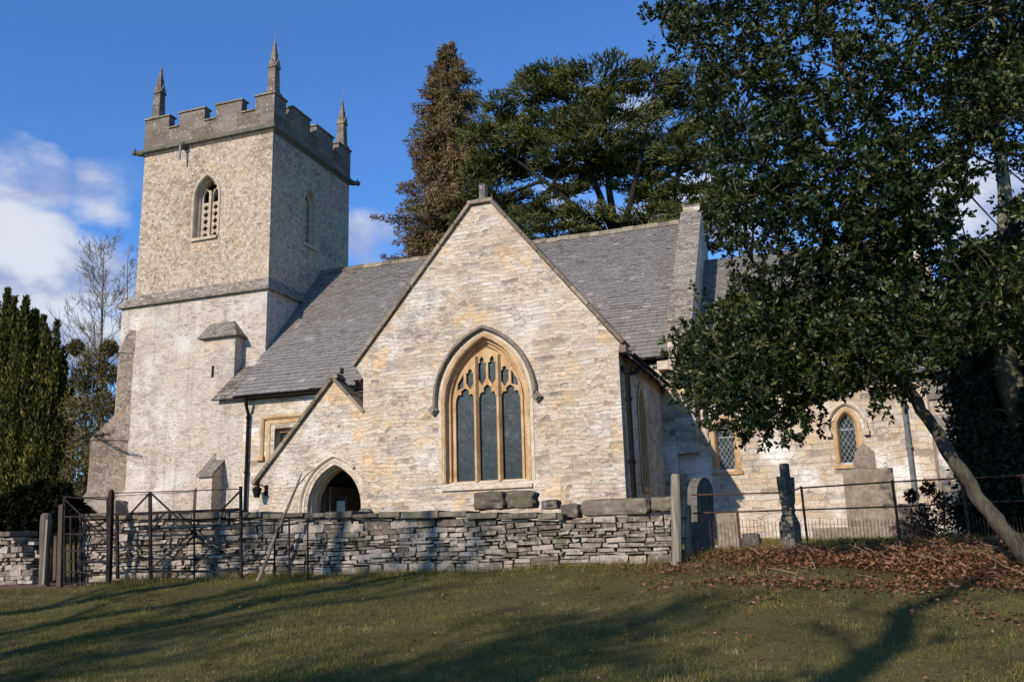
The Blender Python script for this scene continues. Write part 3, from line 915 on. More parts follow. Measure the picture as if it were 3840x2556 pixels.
# diagonal buttress at the south-west corner: three stages with slopes
def diag(cx, cy, dx, dy, stages, wid, name, mt):
    d = Vector((dx, dy)).normalized(); s_ = Vector((-d.y, d.x))
    b = MB(); slopes = []
    def P(l, t, z): return (cx+d.x*l+s_.x*t, cy+d.y*l+s_.y*t, z)
    h = wid/2
    for (L0, L1, z0, z1, z2) in stages:   # length, next length, bottom, top, slope top
        b.hexa([P(-.8, h, z0), P(-.8, -h, z0), P(L0, -h, z0), P(L0, h, z0), P(-.8, h, z1), P(-.8, -h, z1), P(L0, -h, z1), P(L0, h, z1)])
        k = h+.03
        wv = MB(); slopes.append(wv)
        wv.hexa([P(-.8, k, z1+.002), P(-.8, -k, z1+.002), P(L0+.06, -k, z1+.002), P(L0+.06, k, z1+.002),
                 P(-.8, k, z2), P(-.8, -k, z2), P(L1, -k, z2), P(L1, k, z2)])
    o_ = b.build('diagonal_buttress', mt, church, fix=True)
    for wv in slopes:
        wv.build('buttress_weathering', M['tower_up'], o_, fix=True, bevel=.01)
diag(-26.18, 28.0, -1, -1, [(1.04, .97, .5, 3.7, 3.9), (.96, .20, 3.9, 5.85, 6.8), (.18, -.12, 6.8, 9.3, 10.25)], .9, 'b', M['tower_up'])
m = MB(); m.box(-25.9, -22.25, LY0-.22, LY0-.003, .5, 3.75); m.prism([(LY0-.26, 3.752), (LY0-.003, 3.752), (LY0-.003, 3.95)], 'x', -25.9, -22.25)
m.build('tower_plinth', M['tower_low'], church, fix=True)

# --- nave ----------------------------------------------------------------
NX0, NX1, NY, RY, RZ, EZ = -19.3, -4.25, 26.5, 31.83, 12.97, 6.86
EY0 = 26.18
m = MB()
WIN = [(-18.02, 3.6), (-15.2, 3.6), (-15.2, 5.66), (-18.02, 5.66)]
m.plate([(NX0, .5), (NX1, .5), (NX1, 6.72), (NX0, 6.72)], [WIN], 'y', NY, NY+.6)
m.plate([(NY+.6, .5), (37.2, .5), (37.2, 6.72), (RY, RZ-.1), (NY+.6, 7.25)], [], 'x', NX0, NX0+.5)
m.plate([(NY+.6, .5), (37.2, .5), (37.2, 6.72), (RY, RZ-.1), (NY+.6, 7.25)], [], 'x', NX1-.5, NX1-.003)
m.box(NX0+.5, NX1-.5, 36.7, 37.2, .5, 6.72)
m.build('nave_wall', M['chancel'], church, fix=True)
nroof = tiles('r', 'nave_roof', church, (-19.55, EY0, EZ), (NX1, EY0, EZ), (-19.55, RY, RZ), (NX1, RY, RZ), .21, .105, 3)
m = MB()
m.face([(-19.55, RY, RZ), (NX1, RY, RZ), (NX1, 37.5, EZ), (-19.55, 37.5, EZ)])
m.build('nave_roof_north_slope', M['slate'], church)
m = MB()
x = -19.55
while x < NX1-.05:
    l = random.uniform(.38, .5); x2 = min(NX1, x+l)
    dz = random.uniform(-.012, .012); v = random.random()
    m.prism([(RY-.19, RZ-.14+dz), (RY+.19, RZ-.14+dz), (RY+.16, RZ-.06+dz), (RY+.03, RZ+.08+dz), (RY-.03, RZ+.08+dz), (RY-.16, RZ-.06+dz)], 'x', x, x2-.012, v)
    x = x2
m.build('ridge_tiles', M['coping'], nroof, fix=True)
m = MB()
m.prism([(EY0-.02, EZ-.10), (NY-.002, EZ-.10), (NY-.002, EZ+.2), (EY0-.02, EZ-.02)], 'x', -19.5, -14.3)
m.build('eaves_board', M['wood_dark'], church, fix=True)
def gutter(p0, p1, r=.065, name='gutter', mt=None):
    g = MB()
    p0 = Vector(p0); p1 = Vector(p1)
    d = (p1-p0).normalized(); s_ = d.cross(Vector((0, 0, 1))).normalized()
    pr = [(math.cos(a)*r, math.sin(a)*r) for a in [math.pi+math.pi*i/8 for i in range(9)]]
    pr += [(q[0]*.85, q[1]*.85) for q in pr[::-1]]
    for e, p in ((0, p0), (1, p1)):
        g.v.extend([tuple(p+s_*a+Vector((0, 0, b))) for a, b in pr])
    n = len(pr)
    for i in range(n):
        j = (i+1) % n
        g.f.append([i, j, n+j, n+i]); g.var.append(.5)
    g.f.append(list(range(n))); g.var.append(.5); g.f.append(list(range(n, 2*n))[::-1]); g.var.append(.5)
    return g.build(name, mt or M['iron'], church, fix=True)
gutter((-19.5, EY0-.05, EZ-.03), (-11.9, EY0-.05, EZ-.03))
gutter((NX1-.35, EY0-.05, EZ-.03), (-4.9, EY0-.05, EZ-.03))

def pipe(pts, r, mt, hopper=None, collars=()):
    p = MB(); p.tube(pts, r, 10)
    for c in collars:
        p.tube([(c[0], c[1], c[2]-.04), (c[0], c[1], c[2]+.04)], r*1.4, 10)
    if hopper:
        x_, y_, z_ = hopper
        p.hexa([(x_-.07, y_-.07, z_-.2), (x_+.07, y_-.07, z_-.2), (x_+.07, y_+.07, z_-.2), (x_-.07, y_+.07, z_-.2),
                (x_-.13, y_-.12, z_), (x_+.13, y_-.12, z_), (x_+.13, y_+.12, z_), (x_-.13, y_+.12, z_)])
    return p.build('downpipe', mt, church, smooth=False)
pipe([(-19.0, EY0-.02, EZ-.06), (-19.02, 26.25, 6.45), (-19.05, 26.40, 6.25), (-19.05, 26.40, 1.0)], .055, M['iron'], None, ((-19.05, 26.40, 6.1), (-19.05, 26.40, 4.2), (-19.05, 26.4, 2.9)))

# square-headed nave window with label mould
wn = MB()
pth = [(-18.02, 3.6), (-18.02, 5.66), (-15.2, 5.66), (-15.2, 3.6)]
wn.sweep(pth, [(.30, NY-.002), (.30, NY-.03), (.17, NY-.03), (.13, NY+.04), (.13, NY+.09), (.02, NY+.15), (.02, NY+.19), (-.06, NY+.25), (-.06, NY+.4)], 'y')
nw = wn.build('nave_window', M['ashlar'], church)
hm = MB()
hp = [(-18.50, 4.72), (-18.50, 6.05), (-15.0, 6.05), (-15.0, 4.72)]
hm.sweep(hp, [(-.07, NY-.001), (-.07, NY-.05), (-.01, NY-.10), (.05, NY-.10), (.07, NY-.001)], 'y', closed=True)
hm.box(-18.68, -18.40, NY-.12, NY-.002, 4.58, 4.74)
hm.build('label_mould', M['ashlar'], nw, fix=True)
mu = MB()
for xx in (-17.1, -16.15):
    mu.box(xx-.06, xx+.06, NY+.18, NY+.36, 3.6, 5.66)
mu.box(-18.0, -15.22, NY+.2, NY+.34, 5.52, 5.63)
mu.build('mullion', M['ashlar'], nw, bevel=.02)
pn = MB(); pn.plate([(-17.98, 3.6), (-15.24, 3.6), (-15.24, 5.6), (-17.98, 5.6)], [], 'y', NY+.30, NY+.31)
pn.build('pane', M['glass_diamond'], nw, fix=True)

# east gable parapet of the nave
m = MB()
px0, px1 = NX1+.0, NX1+.62
k_ = (RZ-EZ)/(RY-EY0)
def roofz(y): return EZ+(y-EY0)*k_ if y <= RY else RZ-(y-RY)*k_
m.plate([(EY0-.05, 6.2), (EY0+.35, 6.2), (EY0+.35, 4.0), (37.4, 4.0), (37.4, 6.7), (RY+.25, RZ+.12), (RY+.25, RZ+.45), (RY-.22, RZ+.45), (RY-.22, RZ+.20), (EY0+.05, EZ+.42), (EY0-.05, EZ+.36)], [], 'x', px0+.002, px1)
m.build('gable_parapet', M['gable'], church, fix=True)
m = MB()
def cop(mb, y0, z0, y1, z1, x0, x1, t=.09):
    n = Vector((0, -(z1-z0), y1-y0)).normalized()*t
    if n.z < 0: n = -n
    mb.hexa([(x0, y0, z0), (x1, y0, z0), (x1, y1, z1), (x0, y1, z1), (x0, y0+n.y, z0+n.z), (x1, y0+n.y, z0+n.z), (x1, y1+n.y, z1+n.z), (x0, y1+n.y, z1+n.z)])
Lc = 9
for i in range(Lc):
    a, b = i/Lc, (i+1)/Lc-.004
    ya, yb = EY0+.05+(RY-.24-EY0-.05)*a, EY0+.05+(RY-.24-EY0-.05)*b
    za, zb = EZ+.424+(RZ+.204-EZ-.424)*a, EZ+.424+(RZ+.204-EZ-.424)*b
    cop(m, ya, za, yb, zb, px0-.07, px1+.07)
m.build('parapet_coping', M['set_off'], church, bevel=.01)
m = MB()
m.box(px0-.03, px1+.03, RY-.24, RY+.27, RZ+.452, RZ+.52)
m.build('gable_apex_stone', M['weather'], church, bevel=.015)
m = MB()
m.box(px0-.35, px0-.003, EY0-.05, EY0+.3, 6.45, 6.72)
m.build('kneeler_stone', M['ashlar_pale'], church, bevel=.02)

# --- transept ------------------------------------------------------------------
AX, AZ = -8.10, 10.42
TXW, TXE, TY = -11.56, -4.61, 21.0
GW = (AX, 1.10, 3.07, 5.12, 6.76)      # gable window: centre, half, sill, spring, apex
m = MB()
gout = [(TXW, .5), (TXE, .5), (TXE, 6.05), (TXE+.06, 6.22), (AX+.27, AZ-.05), (AX-.27, AZ-.05), (TXW-.22, 6.34), (TXW-.2, 6.25), (TXW, 5.95)]
m.plate(gout, [arch_loop(*GW)], 'y', TY, TY+.65)
m.plate([(TY+.65, .5), (NY, .5), (NY, 6.15), (TY+.65, 6.15)], [arch_loop(23.45, .42, 2.9, 4.75, 5.5)], 'x', TXE-.6, TXE)
m.plate([(TY+.65, .5), (NY, .5), (NY, 6.15), (TY+.65, 6.15)], [], 'x', TXW, TXW+.6)
m.build('transept_wall', M['gable'], church, fix=True)
TR = 10.16
ke = (TR-6.18)/(AX-TXW)
rt1 = tiles('t', 'transept_roof', church, (TXE+.28, TY+.15, 6.18-.28*ke), (TXE+.28, 27.4, 6.18-.28*ke), (AX, TY+.15, TR), (AX, 30.2, TR), .21, .11, 9,
            clip=lambda p: p.z > roofz(p.y)-.06 or p.y < EY0)
rt2 = tiles('t', 'transept_roof', church, (TXW-.28, 27.4, 6.18-.28*ke), (TXW-.28, TY+.15, 6.18-.28*ke), (AX, 30.2, TR), (AX, TY+.15, TR), .21, .11, 10,
            clip=lambda p: p.z > roofz(p.y)-.06 or p.y < EY0)
m = MB()
def gcop(mb, u0, z0, u1, z1, y0, y1, t=.10, n=8):
    for i in range(n):
        a, b = i/n, (i+1)/n-.003
        ua, ub = u0+(u1-u0)*a, u0+(u1-u0)*b
        za, zb = z0+(z1-z0)*a, z0+(z1-z0)*b
        nv = Vector((-(z1-z0), u1-u0)).normalized()*t
        if nv.y < 0: nv = -nv
        nv *= random.uniform(.92, 1.06)
        mb.hexa([(ua, y0, za), (ub, y0, zb), (ub, y1, zb), (ua, y1, za), (ua+nv.x, y0, za+nv.y), (ub+nv.x, y0, zb+nv.y), (ub+nv.x, y1, zb+nv.y), (ua+nv.x, y1, za+nv.y)], random.random())
gcop(m, TXW-.26, 6.31, AX-.27, AZ-.043, TY-.09, TY+.6)
gcop(m, AX+.27, AZ-.043, TXE+.12, 6.2, TY-.09, TY+.6)
m.box(AX-.36, AX+.36, TY-.10, TY+.6, AZ-.046, AZ+.06)
m.build('gable_coping', M['coping'], church, fix=True, bevel=.012)
m = MB()
m.tube([(AX, TY+.2, AZ+.06), (AX, TY+.2, AZ+.13)], [.2, .19], 8)
m.tube([(AX, TY+.2, AZ+.132), (AX, TY+.2, AZ+.52), (AX, TY+.2, AZ+.56)], [.125, .115, .135], 8)
m.build('cross_stump', M['grave'], church)
# great window
w_ = MB()
cx, hf, sill, spr, apx = GW
path = [(cx-hf, sill)]+arch(cx, hf, spr, apx, 20)+[(cx+hf, sill)]
w_.sweep(path, [(.09, TY-.003), (.085, TY-.018), (.02, TY-.018), (-.02, TY+.13), (-.03, TY+.15), (-.085, TY+.155), (-.10, TY+.18), (-.085, TY+.21), (-.10, TY+.23), (-.15, TY+.25), (-.185, TY+.27), (-.185, TY+.36)], 'y')
gw = w_.build('great_window', M['ashlar'], church)
su = MB(); su.sweep(path, [(.185, TY-.002), (.175, TY-.014), (.092, TY-.014)], 'y'); su.build('pale_surround', M['ashlar_pale'], gw)
for a_ in [gw]:
    pass
# tracery plate: three lights with four panels above
h2 = hf-.175
def inner_arch(n=20):
    return arch(cx, h2, spr, apx-.26, n)
ia = inner_arch()
def arch_z(x_):
    """height of the inner arch over x"""
    rad = (h2*h2+(apx-.26-spr)**2)/(2*h2)
    d_ = abs(x_-cx)
    return spr+math.sqrt(max(0, rad*rad-(rad-h2+d_)**2))
lp = [(cx-h2-.02, sill+.02)]+arch(cx, h2+.02, spr, apx-.235, 20)+[(cx+h2+.02, sill+.02)]
holes = []
lw = 2*h2/3.0
mw = .062        # half mullion
zl = 5.10        # where the light heads start
for k in range(3):
    c = cx-h2+lw*(k+.5)
    e = lw/2-mw+(.02 if k != 1 else 0)
    zt = zl+.40
    if k == 1: zt = zl+.46
    # cinquefoil-ish cusped head
    hd = []
    A_ = arch(c, e, zl, zt, 8)
    for i, (u, v) in enumerate(A_):
        t_ = i/(len(A_)-1)
        cus = max(0, math.cos((t_-.25)*math.pi*9))*0.0
        hd.append((u, v))
    # cusps: push two points inward
    for i in (5, 11):
        u, v = hd[i]; hd[i] = (u+(c-u)*.34, v-.05)
    holes.append([(c-e, sill+.06)]+hd+[(c+e, sill+.06)])
# upper panels
def panel(x0, x1, z0):
    c = (x0+x1)/2
    zt0, zt1 = arch_z(x0)-.075, arch_z(x1)-.075
    top = min(zt0, zt1)
    e = (x1-x0)/2
    zb = z0
    hgt = max(.16, top-zb)
    pts = [(c, zb-.16), (x0, zb+.02), (x0, zb+hgt*.72)]
    pts += [(x0+e*.55, zb+hgt*.74), (x0+e*.42, zb+hgt*.86), (c-.01, zb+hgt*1.0), (c+.01, zb+hgt*1.0), (x1-e*.42, zb+hgt*.86), (x1-e*.55, zb+hgt*.74)]
    pts += [(x1, zb+hgt*.72), (x1, zb+.02)]
    return pts
mx = [cx-lw/2, cx+lw/2]
holes.append(panel(cx-lw/2+.055, cx-.03, zl+.60))
holes.append(panel(cx+.03, cx+lw/2-.055, zl+.60))
holes.append(panel(cx-lw+.035, cx-lw/2-.055, zl+.52))
holes.append(panel(cx+lw/2+.055, cx+lw-.035, zl+.52))
# small eyelets at the haunches
for s_ in (-1, 1):
    x0 = cx+s_*(lw+.035); x1 = cx+s_*(lw*1.36)
    zz = zl+.42
    holes.append([(x0, zz), (x1, zz-.06), (x0+(x1-x0)*.85, zz+.12), (x0, arch_z(x0)-.10)])
t = MB()
t.plate(lp, holes, 'y', TY+.20, TY+.34)
tr = t.build('tracery', M['ashlar'], gw, fix=True, bevel=.028, seg=2)
t = MB()
for x_ in mx:
    t.prism([(x_-.075, TY+.198), (x_-.022, TY+.10), (x_+.022, TY+.10), (x_+.075, TY+.198)], 'z', sill+.03, arch_z(x_)-.03)
t.build('mullion', M['ashlar'], gw, fix=True)
p_ = MB()
p_.plate([(cx-h2, sill+.05)]+arch(cx, h2, spr, apx-.27, 14)+[(cx+h2, sill+.05)], [], 'y', TY+.275, TY+.285)
p_.build('pane', M['glass'], gw, fix=True)
s_ = MB()
s_.prism([(TY-.06, sill-.17), (TY+.34, sill-.17), (TY+.34, sill+.06), (TY+.2, sill+.05), (TY-.06, sill-.10)], 'x', cx-hf-.1, cx+hf+.1)
s_.build('sill', M['ashlar_pale'], gw, fix=True, bevel=.01)
# hood mould with square stops
hd = MB()
ho = .25
hpath = [(cx-hf-ho, 5.02)]+arch(cx, hf+ho, spr+.02, apx+.235, 22)+[(cx+hf+ho, 5.16)]
hd.sweep(hpath, [(-.055, TY-.001), (-.055, TY-.06), (-.02, TY-.13), (.035, TY-.13), (.06, TY-.09), (.06, TY-.001)], 'y', closed=True)
for (xs, zs, d_) in ((cx-hf-ho, 4.98, -1), (cx+hf+ho, 5.12, 1)):
    # diamond label stop
    for r_, yy in ((.14, TY-.10), (.085, TY-.15)):
        c_ = (xs+d_*.05, zs-.02)
        hd.prism([(c_[0], c_[1]-r_), (c_[0]+r_, c_[1]), (c_[0], c_[1]+r_), (c_[0]-r_, c_[1])], 'y', yy, TY-.003 if r_ > .12 else TY-.101)
hd.build('hood_mould', M['hood'], gw, fix=True)
# narrow lancet in the east wall
l_ = MB()
l_.sweep([(23.45-.42, 2.9)]+arch(23.45, .42, 4.75, 5.5)+[(23.45+.42, 2.9)], [(.16, TXE+.02), (.0, TXE+.02), (-.05, TXE-.08), (-.1, TXE-.2), (-.1, TXE-.34)], 'x')
lw_ = l_.build('transept_side_window', M['ashlar'], church)
p_ = MB(); p_.plate([(23.45-.36, 2.92)]+arch(23.45, .36, 4.75, 5.42)+[(23.45+.36, 2.92)], [], 'x', TXE-.30, TXE-.29)
p_.build('pane', M['glass'], lw_, fix=True)
s_ = MB(); s_.box(TXE-.3, TXE+.06, 22.9, 24.0, 2.76, 2.898); s_.build('sill', M['ashlar'], lw_)
gutter((TXE+.30, TY+.12, 6.0), (TXE+.30, 26.4, 6.0))
gutter((TXW-.30, TY+.12, 6.0), (TXW-.30, 26.1, 6.0))
pipe([(TXE+.27, 22.6, 5.93), (TXE+.24, 21.7, 5.62), (TXE+.13, 21.28, 5.50), (TXE+.13, 21.28, .9)], .062, M['iron'], (TXE+.13, 21.28, 5.72), ((TXE+.13, 21.28, 4.9), (TXE+.13, 21.28, 3.4), (TXE+.13, 21.28, 2.2)))
pipe([(TXW-.28, 21.15, 5.95), (TXW-.26, 21.1, 5.7)], .05, M['iron'])
m = MB()
m.box(TXE+.02, TXE+.20, TY-.02, TY+.22, 6.0, 6.2)
m.build('kneeler_stone', M['coping'], church, bevel=.02)

# --- porch ------------------------------------------------------------------
PY = 21.06
pa = (-12.51, 6.00)
m = MB()
ARC = (-12.43, .80, .5, 2.62, 3.74)
m.plate([(-14.74, .5), (-13.231, .5), (-13.231, .501), (-11.629, .501), (-11.629, .5), (TXW-.002, .5), (TXW-.002, 5.02), pa, (-14.74, 3.47)],
        [[(p[0], max(p[1], .52)) for p in arch_loop(*ARC, 18)]], 'y', PY, PY+.5)
m.plate([(PY+.5, .5), (NY-.003, .5), (NY-.003, 3.4), (PY+.5, 3.4)], [], 'x', -14.74, -14.3)
porch = m.build('porch_wall', M['gable'], church, fix=True)
m = MB()
kp = (pa[1]-3.47)/(pa[0]+14.74)
tiles('p', 'porch_roof', church, (-14.95, NY, 3.47-.21*kp-.1), (-14.95, PY+.1, 3.47-.21*kp-.1), (pa[0], NY, pa[1]-.1), (pa[0], PY+.1, pa[1]-.1), .19, .12, 21)
tiles('p', 'porch_roof', church, (-11.4, PY+.1, 4.73), (-11.4, NY, 4.73), (pa[0], PY+.1, pa[1]-.1), (pa[0], NY, pa[1]-.1), .19, .12, 22)
m = MB()
gcop(m, -14.90, 3.30, pa[0]+.0, pa[1]+.012, PY-.10, PY+.42, .10, 5)
gcop(m, pa[0]+.01, pa[1]+.012, TXW-.004, 5.03, PY-.10, PY+.42, .10, 2)
m.build('porch_coping', M['coping'], church, fix=True, bevel=.01)
m = MB()
m.hexa([(pa[0]-.16, PY-.12, pa[1]+.05), (pa[0]+.2, PY-.12, pa[1]+.05), (pa[0]+.2, PY+.4, pa[1]+.05), (pa[0]-.16, PY+.4, pa[1]+.05),
        (pa[0]-.1, PY-.05, pa[1]+.16), (pa[0]+.12, PY-.05, pa[1]+.2), (pa[0]+.12, PY+.3, pa[1]+.2), (pa[0]-.1, PY+.3, pa[1]+.16)])
m.box(pa[0]+.13, pa[0]+.22, PY-.02, PY+.2, pa[1]+.2, pa[1]+.36)
m.build('porch_apex_stone', M['coping'], church, fix=True, bevel=.02)
d_ = MB()
cx2, hf2, sl2, sp2, ap2 = ARC
d_.sweep([(cx2-hf2, .6)]+arch(cx2, hf2, sp2, ap2, 18)+[(cx2+hf2, .6)],
         [(.215, PY-.002), (.21, PY-.015), (.10, PY-.015), (.08, PY+.03), (.03, PY+.04), (.0, PY+.10), (-.05, PY+.13), (-.05, PY+.2), (-.09, PY+.26), (-.09, PY+.5)], 'y')
da = d_.build('porch_arch', M['ashlar_pale'], church)
h_ = MB()
h_.sweep([(cx2-hf2-.21, 2.4)]+arch(cx2, hf2+.21, sp2, ap2+.22, 18)[:26], [(-.04, PY-.003), (-.04, PY-.04), (.0, PY-.08), (.04, PY-.05), (.04, PY-.003)], 'y', closed=True)
h_.build('hood_mould', M['ashlar_pale'], da, fix=True)
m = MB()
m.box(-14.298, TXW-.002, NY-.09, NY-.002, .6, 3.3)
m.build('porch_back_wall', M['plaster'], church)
m = MB()
m.plate([(-13.1, .9)]+arch(-12.6, .5, 2.5, 3.2, 8)+[(-12.1, .9)], [], 'y', NY-.16, NY-.093)
m.build('church_door', M['wood_dark'], church, fix=True)
m = MB()
m.box(-13.12, -12.70, 22.25, 22.28, 2.15, 3.0)
nb = m.build('notice_board', M['wood_dark'], church)
m = MB()
m.box(-13.04, -12.78, 22.24, 22.249, 2.35, 2.85)
m.build('notice', M['paper'], nb)
m = MB()
m.box(-13.19, -13.13, 21.75, 21.80, .7, 3.05); m.box(-12.98, -12.95, 21.75, 21.80, .7, 3.2)
m.build('porch_gate_post', M['greypaint'], church)
# wall lantern left of the porch arch
lm = MB()
lp_ = Vector((-14.52, PY, 3.10))
lm.tube([lp_+Vector((0, -.01, .12)), lp_+Vector((-.05, -.18, .2)), lp_+Vector((-.12, -.26, .14))], .018, 6)
lm.box(lp_.x-.05, lp_.x+.05, PY-.03, PY-.003, 3.02, 3.3)
lm.build('wall_lantern', M['iron'], church)
lm2 = MB()
lc = lp_+Vector((-.12, -.26, .0))
lm2.hexa([(lc.x-.05, lc.y-.05, lc.z-.14), (lc.x+.05, lc.y-.05, lc.z-.14), (lc.x+.05, lc.y+.05, lc.z-.14), (lc.x-.05, lc.y+.05, lc.z-.14),
          (lc.x-.09, lc.y-.09, lc.z+.08), (lc.x+.09, lc.y-.09, lc.z+.08), (lc.x+.09, lc.y+.09, lc.z+.08), (lc.x-.09, lc.y+.09, lc.z+.08)])
lm2.hexa([(lc.x-.11, lc.y-.11, lc.z+.082), (lc.x+.11, lc.y-.11, lc.z+.082), (lc.x+.11, lc.y+.11, lc.z+.082), (lc.x-.11, lc.y+.11, lc.z+.082),
          (lc.x-.02, lc.y-.02, lc.z+.17), (lc.x+.02, lc.y-.02, lc.z+.17), (lc.x+.02, lc.y+.02, lc.z+.17), (lc.x-.02, lc.y+.02, lc.z+.17)])
lm2.build('lantern_body', M['iron'], bpy.data.objects['wall_lantern'])

# --- chancel ---------------------------------------------------------------------
CY, CX0, CX1, CEZ, CRZ = 26.86, NX1, 3.45, 6.0, 11.35
W1 = (-2.88, .29, 3.50, 4.50, 4.95)
W2 = (.49, .275, 3.51, 4.48, 4.93)
m = MB()
m.plate([(CX0+.003, .5), (CX1, .5), (CX1, CEZ), (CX0+.003, CEZ)], [arch_loop(*W1), arch_loop(*W2)], 'y', CY, CY+.6)
m.plate([(CY+.6, .5), (36.8, .5), (36.8, CEZ), (RY, CRZ+.2), (CY+.6, CEZ+.6)], [], 'x', CX1-.6, CX1)
m.build('chancel_wall', M['chancel'], church, fix=True)
tiles('c', 'chancel_roof', church, (px1+.01, CY-.28, CEZ-.1), (CX1+.1, CY-.28, CEZ-.1), (px1+.01, RY, CRZ), (CX1+.1, RY, CRZ), .21, .11, 31)
m = MB(); m.face([(px1, RY, CRZ), (CX1+.1, RY, CRZ), (CX1+.1, 36.9, CEZ), (px1, 36.9, CEZ)]); m.build('chancel_roof_north_slope', M['slate'], church)
gutter((px1+.05, CY-.33, CEZ-.12), (CX1+.1, CY-.33, CEZ-.12), mt=M['greypaint'])
for wspec in (W1, W2):
    c, e, sl, sp, ap = wspec
    q = MB()
    q.sweep([(c-e, sl)]+arch(c, e, sp, ap)+[(c+e, sl)], [(.11, CY-.002), (.105, CY-.02), (.02, CY-.02), (-.03, CY+.06), (-.035, CY+.1), (-.07, CY+.17), (-.07, CY+.34)], 'y')
    wq = q.build('chancel_window', M['ashlar'], church)
    q = MB(); q.plate([(c-e+.03, sl+.02)]+arch(c, e-.03, sp, ap-.04)+[(c+e-.03, sl+.02)], [], 'y', CY+.215, CY+.225)
    q.build('pane', M['glass_diamond'], wq, fix=True)
    q = MB()
    e3 = e-.05
    for dirn in (1, -1):
        for k in range(-14, 22):
            # diamond leads clipped to the light
            x0 = c-e3; z0 = sl+k*.20
            pts = []
            N = 24
            prev = None
            for i in range(N+1):
                xx = x0+2*e3*i/N if dirn > 0 else c+e3-2*e3*i/N
                zz = z0+(2*e3*i/N)*1.54
                rad = (e3*e3+(ap-.08-sp)**2)/(2*e3)
                lim = sp+math.sqrt(max(0, rad*rad-(rad-e3+abs(xx-c))**2))
                ins_ = sl+.02 < zz < lim
                if ins_: pts.append((xx, CY+.208, zz))
            if len(pts) > 1: q.tube([pts[0], pts[-1]], .0085, 4)
    q.box(c-e3, c+e3, CY+.198, CY+.206, sl+.92, sl+.96)
    q.build('leading', M['greypaint'] if False else M['lead'], wq)
    q = MB(); q.prism([(CY-.05, sl-.16), (CY+.3, sl-.16), (CY+.3, sl+.02), (CY-.05, sl-.08)], 'x', c-e-.16, c+e+.16)
    q.build('sill', M['ashlar'], wq, fix=True)
    q = MB()
    hp_ = [(c-e-.22, sp-.08)]+arch(c, e+.22, sp+.02, ap+.24)+[(c+e+.22, sp-.08)]
    q.sweep(hp_, [(-.05, CY-.001), (-.05, CY-.05), (0, CY-.1), (.05, CY-.08), (.05, CY-.001)], 'y', closed=True)
    for s2 in (-1, 1):
        q.box(c+s2*(e+.22)-.065, c+s2*(e+.22)+.065, CY-.13, CY-.002, sp-.24, sp-.082)
    q.build('hood_mould', M['ashlar_pale'], wq, fix=True)
pipe([(2.02, CY-.3, CEZ-.15), (2.02, CY-.09, CEZ-.5), (2.02, CY-.09, .9)], .068, M['greypaint'], (2.02, CY-.14, CEZ-.1), ((2.02, CY-.09, 5.0), (2.02, CY-.09, 3.85), (2.02, CY-.09, 2.6)))
# buttress at the south-east corner, two stages
m = MB()
m.prism([(CY-.95, .5), (CY-.003, .5), (CY-.003, 4.1), (CY-.95, 4.1)], 'x', 2.62, 3.42)
m.prism([(CY-.55, 4.1), (CY-.003, 4.1), (CY-.003, 5.1), (CY-.55, 5.1)], 'x', 2.62, 3.42)
m.build('chancel_buttress', M['chancel'], church, fix=True)
m = MB()
m.hexa([(2.57, CY-1.03, 4.02), (3.47, CY-1.03, 4.02), (3.47, CY-.552, 4.5), (2.57, CY-.552, 4.5), (2.57, CY-1.03, 4.12), (3.47, CY-1.03, 4.12), (3.47, CY-.552, 4.62), (2.57, CY-.552, 4.62)])
m.build('buttress_weathering', M['weather'], church, bevel=.01)
m = MB()
m.hexa([(2.57, CY-.62, 5.02), (3.47, CY-.62, 5.02), (3.47, CY-.004, 5.6), (2.57, CY-.004, 5.6), (2.57, CY-.62, 5.12), (3.47, CY-.62, 5.12), (3.47, CY-.004, 5.75), (2.57, CY-.004, 5.75)])
m.build('buttress_weathering', M['weather'], church, bevel=.01)
m = MB(); m.prism([(CY-.12, .5), (CY-.003, .5), (CY-.003, 2.42), (CY-.12, 2.34)], 'x', px1+.3, 2.61)
m.build('chancel_plinth', M['chancel'], church, fix=True)
pipe([(3.0, CY-1.03, 4.4), (3.0, CY-1.05, .9)], .05, M['greypaint'])

# ------------------------------------------------------------------ dry stone walls
def Z5(x, y):      # measured on the enlarged lower-left of the photograph
    return (x*.5518)/1.6301, (y*.5518+1700)/1.6301

def stone_block(mb, x0, x1, y0, y1, z0, z1, jit, var, rn):
    j = lambda: rn.uniform(-jit, jit)
    c = [(x0, y0, z0), (x1, y0, z0), (x1, y1, z0), (x0, y1, z0), (x0, y0, z1), (x1, y0, z1), (x1, y1, z1), (x0, y1, z1)]
    mb.hexa([(a+j(), b+j(), d+j()*.8) for a, b, d in c], var)

